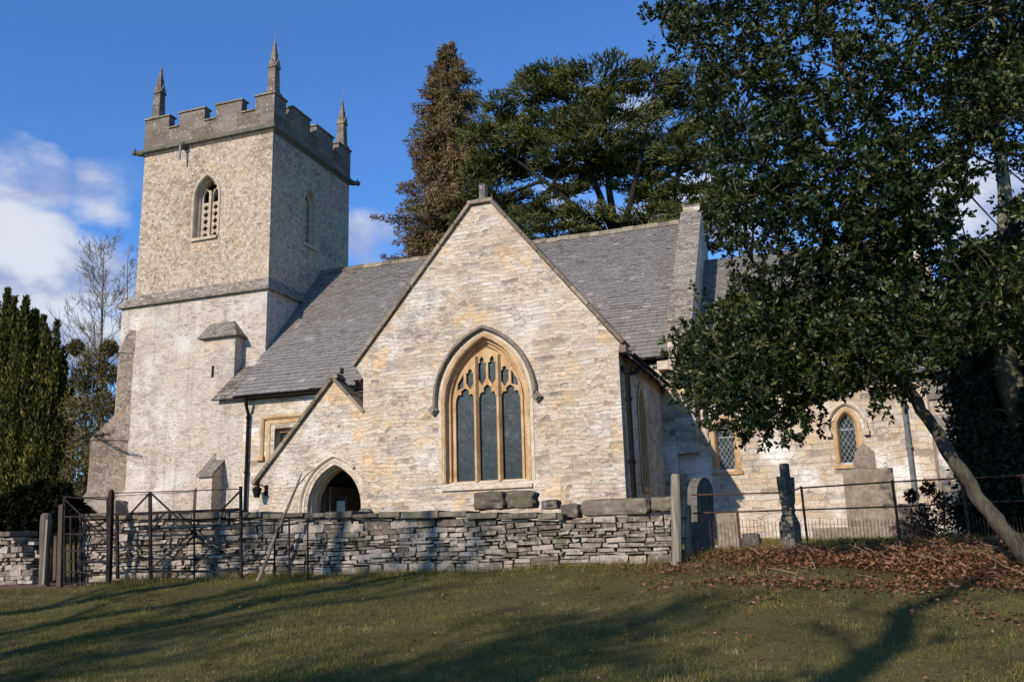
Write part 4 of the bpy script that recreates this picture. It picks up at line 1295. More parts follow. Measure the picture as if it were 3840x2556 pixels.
def dry_wall(name, label, x0, x1, top, yf, th, seed, right_slump=0.0, cap=True, capx=None):
    rn = random.Random(seed)
    root = empty(name, ((x0+x1)/2, yf+th/2, float(zg((x0+x1)/2, yf))), label, 'stone wall', 'dry stone churchyard walls')
    mb = MB(); core = MB()
    for side in (0, 1):
        z = -0.12
        while True:
            ch = rn.choice((.04, .05, .06, .07, .085, .10, .12))*rn.uniform(.85, 1.15)
            x = x0-rn.uniform(0, .2)
            any_ = False
            while x < x1:
                wd = rn.uniform(.09, .42)*(0.7+ch*4.0)
                xa, xb = max(x0, x), min(x1+rn.uniform(-.03, .03), x+wd)
                x += wd
                if xb-xa < .05: continue
                xm = (xa+xb)/2
                g = float(zg(xm, yf))
                tz = top(xm)
                if right_slump: tz -= max(0, (xm-(x1-right_slump)))/right_slump*0.75*rn.uniform(.75, 1.1)
                za = g+z; zb = za+ch
                if za > tz-.03: continue
                any_ = True
                zb = min(zb, tz)
                if zb-za < .02: continue
                pr = rn.uniform(-.04, .035)+.05*(tz-za)*.5*0
                bat = .10*(1-(za-g)/max(.3, tz-g))
                g_ = rn.uniform(.004, .02)
                v = min(1, max(0, rn.gauss(.5, .26)))
                split = rn.random() < .12 and ch > .08
                if side == 0: ya, yb = yf-bat-pr, yf+.26
                else: ya, yb = yf+th-.26, yf+th+bat+pr
                if split:
                    zm = (za+zb)/2
                    stone_block(mb, xa+g_, xb-g_, ya, yb, za+.003, zm-.006, .008, v, rn)
                    stone_block(mb, xa+g_, xb-g_, ya+rn.uniform(0, .03), yb, zm+.004, zb-.006, .008, min(1, max(0, v+rn.uniform(-.3, .3))), rn)
                else:
                    stone_block(mb, xa+g_, xb-g_, ya, yb, za+.003, zb-.009, .017, v, rn)
            z += ch
            if z > 1.6: break
    # end stones
    for xe, dr in ((x0, -1), (x1, 1)):
        z = -.1
        while z < 1.25:
            ch = rn.uniform(.07, .14)
            g = float(zg(xe, yf)); tz = top(xe)-(0.7 if (right_slump and dr > 0) else 0)
            if g+z+ch < tz:
                stone_block(mb, xe-.12 if dr > 0 else xe-.03, xe+.03 if dr > 0 else xe+.12, yf+.02, yf+th-.02, g+z, g+z+ch-.01, .014, rn.random(), rn)
            z += ch
    xs = np.linspace(x0+.06, x1-.06, 24)
    for a, b in zip(xs[:-1], xs[1:]):
        def tt(q):
            t_ = top(q)
            if right_slump: t_ -= max(0, (q-(x1-right_slump)))/right_slump*0.75
            return t_-.05
        ga, gb = float(zg(a, yf))-.3, float(zg(b, yf))-.3
        core.hexa([(a, yf+.05, ga), (b, yf+.05, gb), (b, yf+th-.05, gb), (a, yf+th-.05, ga), (a, yf+.05, tt(a)), (b, yf+.05, tt(b)), (b, yf+th-.05, tt(b)), (a, yf+th-.05, tt(a))], .3)
    mb.build('wall_face', M['drystone'], root, bevel=.011, seg=2)
    core.build('wall_core', M['core'], root)
    if cap:
        c = MB(); x = capx[0] if capx else x0-.04
        xe = capx[1] if capx else x1-right_slump
        while x < xe:
            wd = rn.uniform(.28, .75)
            xb = min(xe, x+wd)
            z = (top(x)+top(xb))/2+rn.uniform(-.012, .02)
            t_ = rn.uniform(.075, .115)
            stone_block(c, x+.006, xb-.006, yf-.09+rn.uniform(-.03, .03), yf+th+.07, z, z+t_, .012, rn.random(), rn)
            x = xb
        c.build('cap_stones', M['wallcap'], root, bevel=.016, seg=2)
    return root
YW = 13.80
wl_pts = [(at(190, 1196, YW)), at(560, 1193, YW), at(1000, 1190, YW), at(1290, 1196, YW), at(1400, 1186, YW), at(1545, 1180, YW)]
def top_main(x):
    return float(np.interp(x, [p[0] for p in wl_pts], [p[2] for p in wl_pts]))
XL, XR = wl_pts[0][0], wl_pts[-1][0]
dry_wall('dry_stone_wall', 'long grey dry stone wall in front of the porch and big window', XL, XR, top_main, YW, .52, 5, capx=(XL-.03, at(1300, 1180, YW)[0]))
XE = at(86, 1290, YW)[0]
ztl = at(60, 1232, YW)[2]
dry_wall('dry_stone_wall', 'short tumbled dry stone wall below the dark yew, ending at the wooden gate posts', -27.0, XE, lambda x: ztl+.0*(x), YW, .52, 8, right_slump=.65)

def rough_block(name, label, cat, p0, p1, y0, y1, mt, group=None, jit=.03, bev=.03, var=.4, seed=1, sub=True):
    """an irregular stone between two lower-left / upper-right survey points"""
    rn = random.Random(seed)
    mb = MB()
    x0, z0 = p0; x1, z1 = p1
    nx = 3
    xs = np.linspace(x0, x1, nx+1)
    for i in range(1): pass
    bm = bmesh.new()
    bmesh.ops.create_cube(bm, size=1.0)
    bmesh.ops.subdivide_edges(bm, edges=bm.edges[:], cuts=3, use_grid_fill=True)
    for v in bm.verts:
        u = v.co.copy()
        r = max(abs(u.x), abs(u.y), abs(u.z))
        k_ = 1.0 - .10*((abs(u.x) > .45)+(abs(u.y) > .45)+(abs(u.z) > .45) > 1)
        v.co = Vector(((x0+x1)/2+u.x*k_*(x1-x0)+rn.uniform(-jit, jit), (y0+y1)/2+u.y*k_*(y1-y0)+rn.uniform(-jit, jit), (z0+z1)/2+u.z*(z1-z0)*(k_ if u.z > 0 else 1)+rn.uniform(-jit, jit)*.6))
    me = bpy.data.meshes.new(name); bm.to_mesh(me); bm.free()
    a = me.attributes.new('var', 'FLOAT', 'FACE'); a.data.foreach_set('value', np.full(len(me.polygons), var, np.float32))
    o_ = link(name, me, mt)
    bv = o_.modifiers.new('bevel', 'BEVEL'); bv.width = bev*.4; bv.segments = 1; bv.limit_method = 'ANGLE'; bv.angle_limit = R(25)
    return tag(o_, label, cat, group)
GS = 'loose stones lying on the wall'
def block(px0, py0, px1, py1, Y, dep, label, seed, mt='wallcap', var=.4, jit=.02, cat='stone', name='loose_stone', group=GS):
    a = at(px0, py1, Y); b = at(px1, py0, Y)
    return rough_block(name, label, cat, (a[0], a[2]), (b[0], b[2]), Y, Y+dep, M[mt], group, jit, .03, var, seed)
block(1088, 1128, 1158, 1172, 13.95, .34, 'mossy dark boulder on the wall below the sill of the big window, its left half', 1, jit=.03, var=.2)
block(1160, 1126, 1228, 1168, 13.92, .34, 'mossy dark boulder beside its twin on the wall, with a notched right end', 2, jit=.03, var=.25)
block(1243, 1148, 1282, 1170, 13.95, .25, 'smallest dark stone perched on the wall right of the mossy boulders', 3, var=.1)
block(1288, 1157, 1330, 1190, 13.92, .3, 'squat dark stone against the left end of the long slab', 4, var=.15)
block(1333, 1142, 1492, 1187, 13.78, .45, 'long flat grey slab lying along the top of the wall', 5, var=.6, jit=.012)
block(1496, 1140, 1550, 1176, 13.80, .42, 'square grey stone on the wall end beside the wooden fence post', 6, var=.75, jit=.015)

# ------------------------------------------------------------------ gates and posts
def bar(mb, a, b, w=.02, n=6):
    mb.tube([tuple(a), tuple(b)], w, n)
def rect_bar(mb, a, b, w, d):
    a = Vector(a); b = Vector(b)
    t = (b-a).normalized(); y = Vector((0, 1, 0)); s_ = t.cross(y).normalized()
    o = [s_*w/2+y*d/2, -s_*w/2+y*d/2, -s_*w/2-y*d/2, s_*w/2-y*d/2]
    mb.hexa([tuple(a+q) for q in o]+[tuple(b+q) for q in o])
YG = 13.35
def g5(x, y, Y=YG): return at(*Z5(x, y), Y)

gate = empty('field_gate', tuple(g5(1200, 850)), 'wide rusty iron field gate with triangular bracing in front of the wall', 'gate')
m = MB(); rect_bar(m, g5(1636, 222), g5(1640, 868), .042, .04); m.build('gate_stile', M['gateiron'], gate)
m = MB(); rect_bar(m, g5(795, 410), g5(800, 850), .05, .04); m.build('gate_stile', M['gateiron'], gate)
m = MB(); rect_bar(m, g5(1020, 262), g5(1024, 858), .06, .035); m.build('king_post', M['gateiron'], gate)
for i, (ya, yb, w) in enumerate(((268, 240, .016), (412, 380, .05), (468, 452, .026), (540, 508, .026), (632, 600, .026), (720, 712, .026), (806, 800, .026))):
    m = MB(); rect_bar(m, g5(782, ya), g5(1632, yb), w, .02); m.build('rail', M['gateiron'], gate)
for (a, b) in (((1016, 268), (818, 480)), ((1026, 268), (1430, 645)), ((1632, 255), (1500, 388)), ((1330, 545), (1110, 775)), ((1030, 780), (1320, 520))):
    m = MB(); rect_bar(m, g5(*a, YG-.03), g5(*b, YG-.03), .032, .015); m.build('brace', M['gateiron'], gate)
for (x_, ya, yb) in ((1320, 400, 840), (1560, 385, 450)):
    m = MB(); rect_bar(m, g5(x_, ya), g5(x_, yb), .025, .02); m.build('upright', M['gateiron'], gate)

def simple_post(name, label, px, pt, pb, Y, w, mt, lean=0.0, rnd=True, group=None, cat='post'):
    a = at(px+lean, pt, Y); b = at(px, pb, Y)
    b = np.array([b[0], Y, float(zg(b[0], Y))-.15])
    mb = MB()
    n = 10
    pts = [tuple(b+(a-b)*t) for t in (0, .15, .3, .45, .6, .75, .9, .98, 1.0)]
    rr = [w*random.uniform(.94, 1.06) for _ in pts]; rr[-1] = w*.55; rr[-2] = w*.9
    mb.tube(pts, rr, n)
    o_ = mb.build(name, mt, None, bevel=.006)
    return tag(o_, label, cat, group)
# black iron gate post between the two gates
m = MB()
a, b = g5(757, 258), g5(742, 872)
rect_bar(m, a, (b[0], b[1], float(zg(b[0], YG))-.2), .085, .08)
m.tube([tuple(a), tuple(a+np.array([0, 0, .05]))], [.045, .02], 8)
tag(m.build('gate_post', M['gateiron'], None, bevel=.01), 'thick black iron gate post between small gate and field gate', 'gate post', 'posts at the gates')

kg = empty('small_gate', tuple(g5(580, 860)), 'narrow rusty iron gate with upright bars, hung between wooden post and black iron post', 'gate')
for i, (ya, yb, w) in enumerate(((292, 312, .026), (428, 428, .03), (545, 548, .03), (658, 655, .03), (728, 735, .026), (805, 805, .026), (882, 878, .026))):
    m = MB(); rect_bar(m, g5(432, ya), g5(738, yb), w, .02); m.build('rail', M['gateiron'], kg)
for (x_, ya, yb) in ((438, 292, 890), (732, 300, 885)):
    m = MB(); rect_bar(m, g5(x_, ya), g5(x_, yb), .04, .03); m.build('gate_stile', M['gateiron'], kg)
for (x_, ya, yb) in ((482, 430, 885), (515, 430, 885), (548, 430, 885)):
    m = MB(); rect_bar(m, g5(x_, ya, YG+.25), g5(x_, yb, YG+.25), .035, .03); m.build('upright', M['gateiron'], kg)
for (a, b) in (((440, 310), (700, 560)), ((700, 580), (600, 690)), ((590, 440), (560, 560))):
    m = MB(); rect_bar(m, g5(*a, YG-.03), g5(*b, YG-.03), .03, .015); m.build('brace', M['gateiron'], kg)
PG = 'posts at the gates'
simple_post('gate_post', 'round-topped weathered wooden post at the end of the tumbled wall', *(103, 1180, 1347), 13.5, .10, M['post_mid'], lean=-1.0+4, group=PG, cat='gate post')
a = g5(325, 448); b = g5(298, 890)
m = MB(); rect_bar(m, a, b, .05, .05); tag(m.build('gate_post', M['post'], None, bevel=.006), 'thin pale stake right beside the round-topped wooden post', 'gate post', PG)
a = g5(424, 345); b = g5(408, 905)
m = MB(); rect_bar(m, a, b, .10, .09); tag(m.build('gate_post', M['post_dark'], None, bevel=.008), 'dark square wooden post carrying the small gate', 'gate post', PG)
a = g5(374, 560, 13.6); b = g5(368, 860, 13.6)
m = MB(); rect_bar(m, a, b, .12, .05); tag(m.build('gate_post', M['post_dark'], None, bevel=.008), 'short reddish board upright left of the dark square post', 'gate post', PG)
# iron hurdle running on from the field gate
hu = empty('iron_hurdle', tuple(g5(1800, 850)), 'low rusty iron hurdle continuing along the wall right of the field gate', 'fence')
for (ya, yb) in ((452, 440), (605, 590), (720, 712)):
    m = MB(); bar(m, g5(1644, ya), g5(2210, yb-6), .009); m.build('rail', M['gateiron'], hu)
for x_ in (1865, 1965, 2090):
    m = MB(); rect_bar(m, g5(x_, 440), g5(x_+2, 850), .022, .022); m.build('upright', M['gateiron'], hu)
# stick leaning on the wall
m = MB()
m.tube([tuple(g5(2052, 130, 13.45)), tuple(g5(2010, 235, 13.42)), tuple(g5(1945, 390, 13.38)), tuple(g5(1870, 560, 13.32)), tuple(g5(1810, 730, 13.2)), tuple(g5(1742, 885, 13.05))], [.012, .02, .024, .028, .030, .033], 7)
m.tube([tuple(g5(2010, 235, 13.42)), tuple(g5(2080, 150, 13.4)), tuple(g5(2140, 100, 13.4))], [.014, .01, .005], 5)
m.tube([tuple(g5(1870, 560, 13.32)), tuple(g5(1900, 440, 13.25)), tuple(g5(1925, 400, 13.2))], [.016, .012, .006], 5)
tag(m.build('fallen_branch', M['twig'], None), 'long bare branch leaning against the wall left of the porch arch', 'branch')
db = empty('dead_bramble', tuple(g5(1500, 850, 13.55)), 'thin dead bramble stems growing through the field gate', 'bramble')
for (pts, r_) in (([(1490, 470), (1500, 390), (1492, 290)], .014), ([(1500, 390), (1530, 330), (1505, 270)], .009), ([(1330, 520), (1420, 600), (1480, 640)], .02), ([(1650, 700), (1760, 560), (1830, 500)], .016)):
    m = MB(); m.tube([tuple(g5(*p, 13.55)) for p in pts], [r_, r_*.8, r_*.4], 5); m.build('stem', M['twig'], db)

simple_post('fence_post', 'tall pale wooden fence post at the right end of the dry stone wall', 1556, 1089, 1290, 13.62, .078, M['post'], lean=-2, group='wooden fence posts', cat='fence post')
simple_post('fence_post', 'shorter wooden post just right of the tall one, before the dark headstone', 1581, 1160, 1285, 13.95, .05, M['post'], lean=2, group='wooden fence posts', cat='fence post')
# strand between them
for (ya, yb, lab) in ((1190, 1192, 'upper dark cross piece tying the two pale wooden fence posts together'), (1240, 1236, 'lower dark cross piece tying the two pale wooden fence posts together')):
    m = MB(); bar(m, at(1560, ya, 13.7), at(1582, yb, 13.95), .014)
    tag(m.build('fence_strut', M['post_dark'], None), lab, 'fence strut', 'cross pieces between the fence posts')

# ------------------------------------------------------------------ estate fence on the right
YF = 14.3
ef = empty('iron_fence', tuple(at(1950, 1270, YF)), 'rusty iron estate fence with close thin uprights in front of the chancel', 'fence')
for (pts, r_) in (([(1590, 1138), (1815, 1132), (1840, 1122), (2050, 1108), (2200, 1100), (2420, 1090)], .012), ([(1590, 1180), (1840, 1172), (2050, 1165), (2200, 1158), (2420, 1148)], .012)):
    m = MB(); m.tube([tuple(at(*p, YF)) for p in pts], r_, 6); m.build('rail', M['rust'], ef)
for (x_, yt) in ((1695, 1172), (1843, 1118), (2052, 1104), (2205, 1060), (2350, 1090)):
    a = at(x_, yt, YF); b = np.array([a[0]+.02, YF, float(zg(a[0], YF))-.2])
    m = MB(); rect_bar(m, a, b, .035, .03); m.build('fence_post', M['rust'], ef)
for k in range(88):
    x_ = 1632+k*8.4
    a = at(x_, 1196+4*random.random()-(x_-1632)*.012, YF+.02); b = np.array([a[0], YF+.02, float(zg(a[0], YF))-.05])
    m = MB(); bar(m, a, b, .0045, 4); m.build('upright', M['rust'], ef)

# ------------------------------------------------------------------ churchyard stones
def headstone(name, label, x, y, w, h, th, rot, top='round', mt='grave', tilt=0.0, base=True, group='gravestones in the churchyard'):
    root = empty(name, (x, y, float(zg(x, y))), label, 'gravestone', group)
    root.rotation_euler = (0, 0, 0)
    n = 10
    if top == 'round':
        pr = [(-w/2, -.25), (w/2, -.25), (w/2, h*.78)]+[(w/2*math.cos(a), h*.78+h*.22*math.sin(a)) for a in np.linspace(0.05, math.pi-.05, n)]+[(-w/2, h*.78)]
    elif top == 'shoulder':
        pr = [(-w/2, -.25), (w/2, -.25), (w/2, h*.70), (w*.36, h*.74), (w*.30, h*.86), (w*.18, h*.97), (0, h), (-w*.18, h*.97), (-w*.30, h*.86), (-w*.36, h*.74), (-w/2, h*.70)]
    else:
        pr = [(-w/2, -.25), (w/2, -.25), (w/2, h), (-w/2, h)]
    mb = MB(); mb.prism(pr, 'y', -th/2, th/2)
    ca, sa = math.cos(rot), math.sin(rot)
    ct, st = math.cos(tilt), math.sin(tilt)
    z0 = float(zg(x, y))
    def tf(p):
        px, py, pz = p
        py, pz = py*ct-pz*st, py*st+pz*ct
        return (x+px*ca-py*sa, y+px*sa+py*ca, z0+pz)
    mb.v = [tf(p) for p in mb.v]
    mb.build('slab', M[mt], root, bevel=.015, fix=True)
    if base:
        b2 = MB(); b2.box(-w/2-.1, w/2+.1, -th/2-.1, th/2+.1, -.25, .10)
        b2.v = [tf(p) for p in b2.v]
        b2.build('plinth', M[mt], root, bevel=.012)
    return root
# seen nearly edge-on beside the posts
p = at(1608, 1180, 15.2)
headstone('headstone', 'dark round-topped headstone seen edge-on just right of the fence posts', p[0], 15.2, .75, at(1605, 1098, 15.2)[2]-float(zg(p[0], 15.2)), .16, R(77), 'round', 'grave', R(3))
p = at(1676, 1210, 19.0)
headstone('headstone', 'low square-topped pale headstone between the dark headstone and the stone cross', p[0], 19.0, .46, at(1676, 1177, 19.0)[2]-float(zg(p[0], 19.0)), .12, R(5), 'flat', 'grave_pale', 0)
p = at(2003, 1150, 21.5)
headstone('headstone', 'broad grey headstone with narrow raised top under the right chancel window', p[0], 21.5, 1.04, at(2003, 1078, 21.5)[2]-float(zg(p[0], 21.5)), .2, 0, 'flat', 'grave_pale', 0, base=False)
bpy.context.view_layer.update()
hs = [o_ for o_ in bpy.data.objects if o_.name.startswith('headstone') and o_.type == 'EMPTY'][-1]
ct_ = MB()
q = [at(*v, 21.5) for v in ((1962, 1077), (1966, 1040), (1985, 1018), (2012, 1040), (2016, 1077))]
ct_.prism([(v[0], v[2]) for v in q], 'y', 21.42, 21.58)
ct_.build('raised_top', M['grave_pale'], hs, bevel=.01, fix=True)
lt = MB()
a = at(1955, 1162, 20.6); b = at(2130, 1162, 20.6)
lt.box(a[0]-.0, b[0], 20.6, 21.2, .9, a[2])
a2 = at(1868, 1214, 20.3); b2 = at(2150, 1208, 20.3)
lt.box(a2[0], b2[0], 20.3, 21.3, .9, a2[2])
tag(lt.build('ledger_tomb', M['grave_pale'], None, bevel=.02), 'long stepped stone ledger tomb lying before the broad grey headstone', 'tomb')
tag(block(1706, 1226, 1746, 1256, 18.0, .4, 'dark squarish stone urn sitting in the grass left of the stone cross', 9, mt='grave', var=.0, jit=.02, cat='urn', name='stone_urn', group=None), None)

# stone cross on tapered shaft, turned so its arms run away from the viewer
cr = empty('stone_cross', tuple(np.array([at(1816, 1270, 15.0)[0], 15.0, float(zg(at(1816, 1270, 15.0)[0], 15.0))])), 'dark stone cross seen nearly edge-on in front of the chancel wall', 'gravestone', 'gravestones in the churchyard')
cxr = at(1816, 1200, 15.0)[0]
Zc = lambda py: at(1816, py, 15.0)[2]
def turned(mb, sections, rot, x, y):
    ca, sa = math.cos(rot), math.sin(rot)
    for (w0, d0, z0, w1, d1, z1) in sections:
        c = []
        for (w_1, d_1, z_1) in ((w0, d0, z0), (w1, d1, z1)):
            for (sx, sy) in ((-1, -1), (1, -1), (1, 1), (-1, 1)):
                px, py = sx*w_1/2, sy*d_1/2
                c.append((x+px*ca-py*sa, y+px*sa+py*ca, z_1))
        mb.hexa(c)
rot = R(74)
m = MB()
turned(m, [(.20, .17, Zc(1178), .16, .135, Zc(1143)), (.14, .13, Zc(1143), .14, .12, Zc(1065))], rot, cxr, 15.0)
m.build('cross_shaft', M['grave'], cr, bevel=.012)
m = MB()
turned(m, [(.36, .14, Zc(1142), .44, .14, Zc(1118)), (.44, .14, Zc(1118), .44, .15, Zc(1096)), (.24, .16, Zc(1160), .36, .15, Zc(1142))], rot, cxr, 15.0)
m.build('cross_arms', M['grave'], cr, bevel=.012)
m = MB()
turned(m, [(.42, .20, Zc(1290), .34, .24, Zc(1205)), (.34, .24, Zc(1205), .30, .20, Zc(1195)), (.30, .20, Zc(1195), .17, .14, Zc(1176))], rot, cxr, 15.0)
m.build('cross_base', M['grave'], cr, bevel=.015)
# rounded gravestone just showing over the wall by the porch arch
p = at(841, 1180, 17.5)
headstone('headstone', 'grey round-topped headstone just showing over the wall beside the porch arch', p[0], 17.5, .42, at(841, 1168, 17.5)[2]-float(zg(p[0], 17.5)), .14, 0, 'round', 'grave', 0, base=False)
# ledge stone by the tower foot
p = at(228, 1165, 26.0)
rough_block('fallen_stone', 'pale squared block lying at the foot of the tower buttress', 'stone', (at(196, 1185, 25.5)[0], at(196, 1185, 25.5)[2]-.3), (at(268, 1148, 25.5)[0], at(268, 1148, 25.5)[2]), 25.5, 26.2, M['grave_pale'], None, .04, .03, .7, 12)

# ------------------------------------------------------------------ vegetation
def unit(v):
    return v/np.maximum(1e-9, np.linalg.norm(v, axis=-1, keepdims=True))

def leaves(name, C, D, Ln, Wd, var, mt, parent=None, fold=.25, flat=None):
    """two-triangle folded leaves; C base points, D directions"""
    N = len(C)
    D = unit(D)
    rnd = unit(rng.normal(size=(N, 3)))
    if flat is not None:
        rnd = unit(rnd*(1-flat)+np.array([0, 0, 1.0])*flat)
        S = unit(np.cross(D, rnd))
    else:
        S = unit(np.cross(D, rnd))
    Nn = np.cross(S, D)
    Ln = np.broadcast_to(Ln, (N,))[:, None]; Wd = np.broadcast_to(Wd, (N,))[:, None]
    mid = C+D*Ln*.5+Nn*Ln*fold*.5
    V = np.empty((N, 4, 3), np.float32)
    V[:, 0] = C
    V[:, 1] = mid+S*Wd*.5
    V[:, 2] = C+D*Ln
    V[:, 3] = mid-S*Wd*.5
    b = np.arange(N)[:, None]*4
    F = np.concatenate([np.concatenate([b, b+1, b+2], 1), np.concatenate([b, b+2, b+3], 1)], 0)
    me = np_mesh(name, V.reshape(-1, 3), F, np.concatenate([var, var]))
    return link(name, me, mt, parent)

def proj(P):
    P = np.asarray(P, float)-EYE
    x = P@_r2; y = P@_u2; z = P@_fw
    return (PW/2+FPX*x/z)/KD, (PH/2-FPX*y/z)/KD

def in_poly(px, py, poly):
    poly = np.asarray(poly, float)
    inside = np.zeros(px.shape, bool)
    j = len(poly)-1
    for i in range(len(poly)):
        xi, yi = poly[i]; xj, yj = poly[j]
        c = ((yi > py) != (yj > py)) & (px < (xj-xi)*(py-yi)/(yj-yi+1e-12)+xi)
        inside ^= c
        j = i
    return inside

def tree_root(name, base, label, cat, group=None):
    return empty(name, tuple(map(float, base)), label, cat, group)

# --- holly ------------------------------------------------------------------------
YH = 12.2
hpoly = [(1468, 10), (1500, 78), (1570, 125), (1625, 195), (1605, 245), (1640, 320), (1655, 420), (1650, 500), (1692, 590), (1712, 655), (1650, 705), (1560, 748), (1540, 835), (1580, 945), (1640, 975),
         (1720, 1010), (1800, 1000), (1890, 970), (1905, 905), (1960, 890), (2050, 930), (2110, 885), (2180, 830), (2250, 790), (2480, 800), (2480, -260), (1580, -260), (1500, -60)]
holly = tree_root('holly_tree', (at(2400, 1320, 11.6)[0], 11.6, zg(at(2400, 1320, 11.6)[0], 11.6)), 'big dark glossy holly on a leaning grey trunk, filling the right of the view', 'tree')
tp = [at(2460, 1420, 11.5), at(2400, 1320, 11.55), at(2340, 1255, 11.6), at(2268, 1168, 11.7), at(2195, 1060, 11.8), at(2135, 965, 11.9), at(2085, 890, 12.0), at(2062, 800, 12.1), at(2075, 640, 12.2), at(2090, 480, 12.2), at(2075, 330, 12.0), at(2000, 250, 11.8), at(1935, 160, 11.7), at(1900, 20, 11.7), at(1880, -120, 11.7)]
m = MB()
tpr = [.15, .118, .096, .084, .077, .072, .07, .068, .085, .08, .075, .06, .045, .03, .015]
fp, fr = [], []
for i in range(len(tp)-1):
    for t_ in np.linspace(0, 1, 6, endpoint=False):
        fp.append(tuple(tp[i]*(1-t_)+tp[i+1]*t_+rng.normal(size=3)*.010)); fr.append((tpr[i]*(1-t_)+tpr[i+1]*t_)*rng.uniform(.93, 1.08))
m.tube(fp, fr, 14)
limbs = []
def limb(pts, r0, r1):
    pts = [np.array(p) for p in pts]
    fine = []
    for i in range(len(pts)-1):
        for t in np.linspace(0, 1, 4, endpoint=False):
            fine.append(pts[i]*(1-t)+pts[i+1]*t+rng.normal(size=3)*.02)
    fine.append(pts[-1])
    m.tube([tuple(p) for p in fine], list(np.linspace(r0, r1, len(fine))), 7)
    limbs.extend(fine)
limb([tp[6], at(1980, 830, 11.7), at(1860, 800, 11.4), at(1740, 800, 11.2), at(1640, 830, 11.1)], .06, .012)
limb([tp[7], at(1960, 700, 12.6), at(1850, 640, 12.8), at(1730, 600, 12.8)], .06, .012)
limb([tp[8], at(1980, 560, 11.6), at(1880, 440, 11.3), at(1760, 380, 11.2), at(1660, 340, 11.2)], .055, .012)
limb([tp[9], at(2180, 380, 12.6), at(2260, 260, 12.8), at(2320, 100, 12.9)], .055, .012)
limb([tp[10], at(1900, 330, 11.3), at(1780, 230, 11.1), at(1640, 120, 11.0), at(1520, 60, 11.0)], .05, .01)
limb([tp[11], at(2080, 180, 12.4), at(2120, 60, 12.6), at(2150, -80, 12.7)], .04, .01)
limb([tp[7], at(2150, 740, 11.6), at(2250, 690, 11.3), at(2380, 640, 11.2)], .05, .012)
limb([tp[6], at(2060, 900, 12.6), at(1980, 880, 13.0), at(1880, 890, 13.2)], .04, .01)
limbs += tp[6:]
LB = np.array(limbs)
boughs = []
tries = 0
while len(boughs) < 190 and tries < 20000:
    tries += 1
    px, py = rng.uniform(1490, 2470), rng.uniform(-250, 980)
    if not in_poly(np.array([px]), np.array([py]), hpoly)[0]: continue
    c = at(px, py, rng.uniform(10.4, 13.8))
    if any(np.linalg.norm(c-b) < .36 for b, _ in boughs): continue
    boughs.append((c, rng.uniform(.34, .68)))
Cs, Ds, Vs = [], [], []
for c, r_ in boughs:
    i = np.argmin(np.linalg.norm(LB-c, axis=1)); s0 = LB[i]
    mid = (s0+c)/2+np.array([0, 0, .08])+rng.normal(size=3)*.05
    m.tube([tuple(s0), tuple(mid), tuple(c)], [.02, .014, .007], 5)
    ns = int(44*(r_/.5)**2.2)
    d = unit(rng.normal(size=(ns, 3))); rad = r_*rng.uniform(.35, 1.08, size=(ns, 1))**.8
    sp = c+d*rad*np.array([1.12, 1.12, .86])
    x_, y_ = proj(sp)
    ok = in_poly(x_+rng.normal(size=ns)*12, y_+rng.normal(size=ns)*12, hpoly)
    # sky shows between the sprays high on the right and behind the middle
    hole = ((x_-1715)/60)**2+((y_-262)/38)**2 < 1
    hole |= ((x_-2262)/62)**2+((y_-505)/62)**2 < 1
    hole |= ((x_-1690)/70)**2+((y_-395)/26)**2 < 1
    hole |= ((x_-2335)/34)**2+((y_-330)/80)**2 < 1
    hole |= ((x_-1905)/34)**2+((y_-170)/30)**2 < 1
    hole |= ((x_-2100)/28)**2+((y_-110)/32)**2 < 1
    ok &= ~(hole & (rng.random(ns) < .94))
    vd = np.sin(sp[:, 0]*3.1+.7)*np.sin(sp[:, 2]*3.7+sp[:, 1]*2.3)+.5*np.sin(sp[:, 0]*6.3+sp[:, 1]*4.1)*np.sin(sp[:, 2]*7.1)
    ok &= ~((y_ < 560) & (vd > .30) & (rng.random(ns) < .85))
    ok &= ~((y_ < 420) & (rng.random(ns) < .14))
    sp = sp[ok]; d = d[ok]
    if len(sp) == 0: continue
    tw = unit(d+np.array([0, 0, .25])+rng.normal(size=d.shape)*.35)
    tl = rng.uniform(.14, .32, size=(len(sp), 1))
    for k_ in range(len(sp)):
        if rng.random() < .25:
            m.tube([tuple(c*.4+sp[k_]*.6), tuple(sp[k_]), tuple(sp[k_]+tw[k_]*tl[k_])], [.006, .004, .002], 3, cap=False)
    nl = 21
    t = rng.uniform(0, 1, size=(len(sp), nl, 1))
    P = sp[:, None]+tw[:, None]*tl[:, None]*t
    ld = unit(rng.normal(size=P.shape)+tw[:, None]*.9)
    Cs.append((P+ld*.01).reshape(-1, 3)); Ds.append(ld.reshape(-1, 3))
    v0 = rng.uniform(.0, .95, size=(len(sp), 1))
    Vs.append(np.clip(v0+rng.normal(size=(len(sp), nl))*.16, 0, 1).ravel())
C = np.concatenate(Cs); D = np.concatenate(Ds); Vv = np.concatenate(Vs)
print('holly leaves', len(C))
leaves('crown', C, D, rng.uniform(.055, .10, len(C)), rng.uniform(.03, .052, len(C)), Vv, M['holly'], holly, .2)
m.build('trunk', M['bark'], holly, smooth=True)

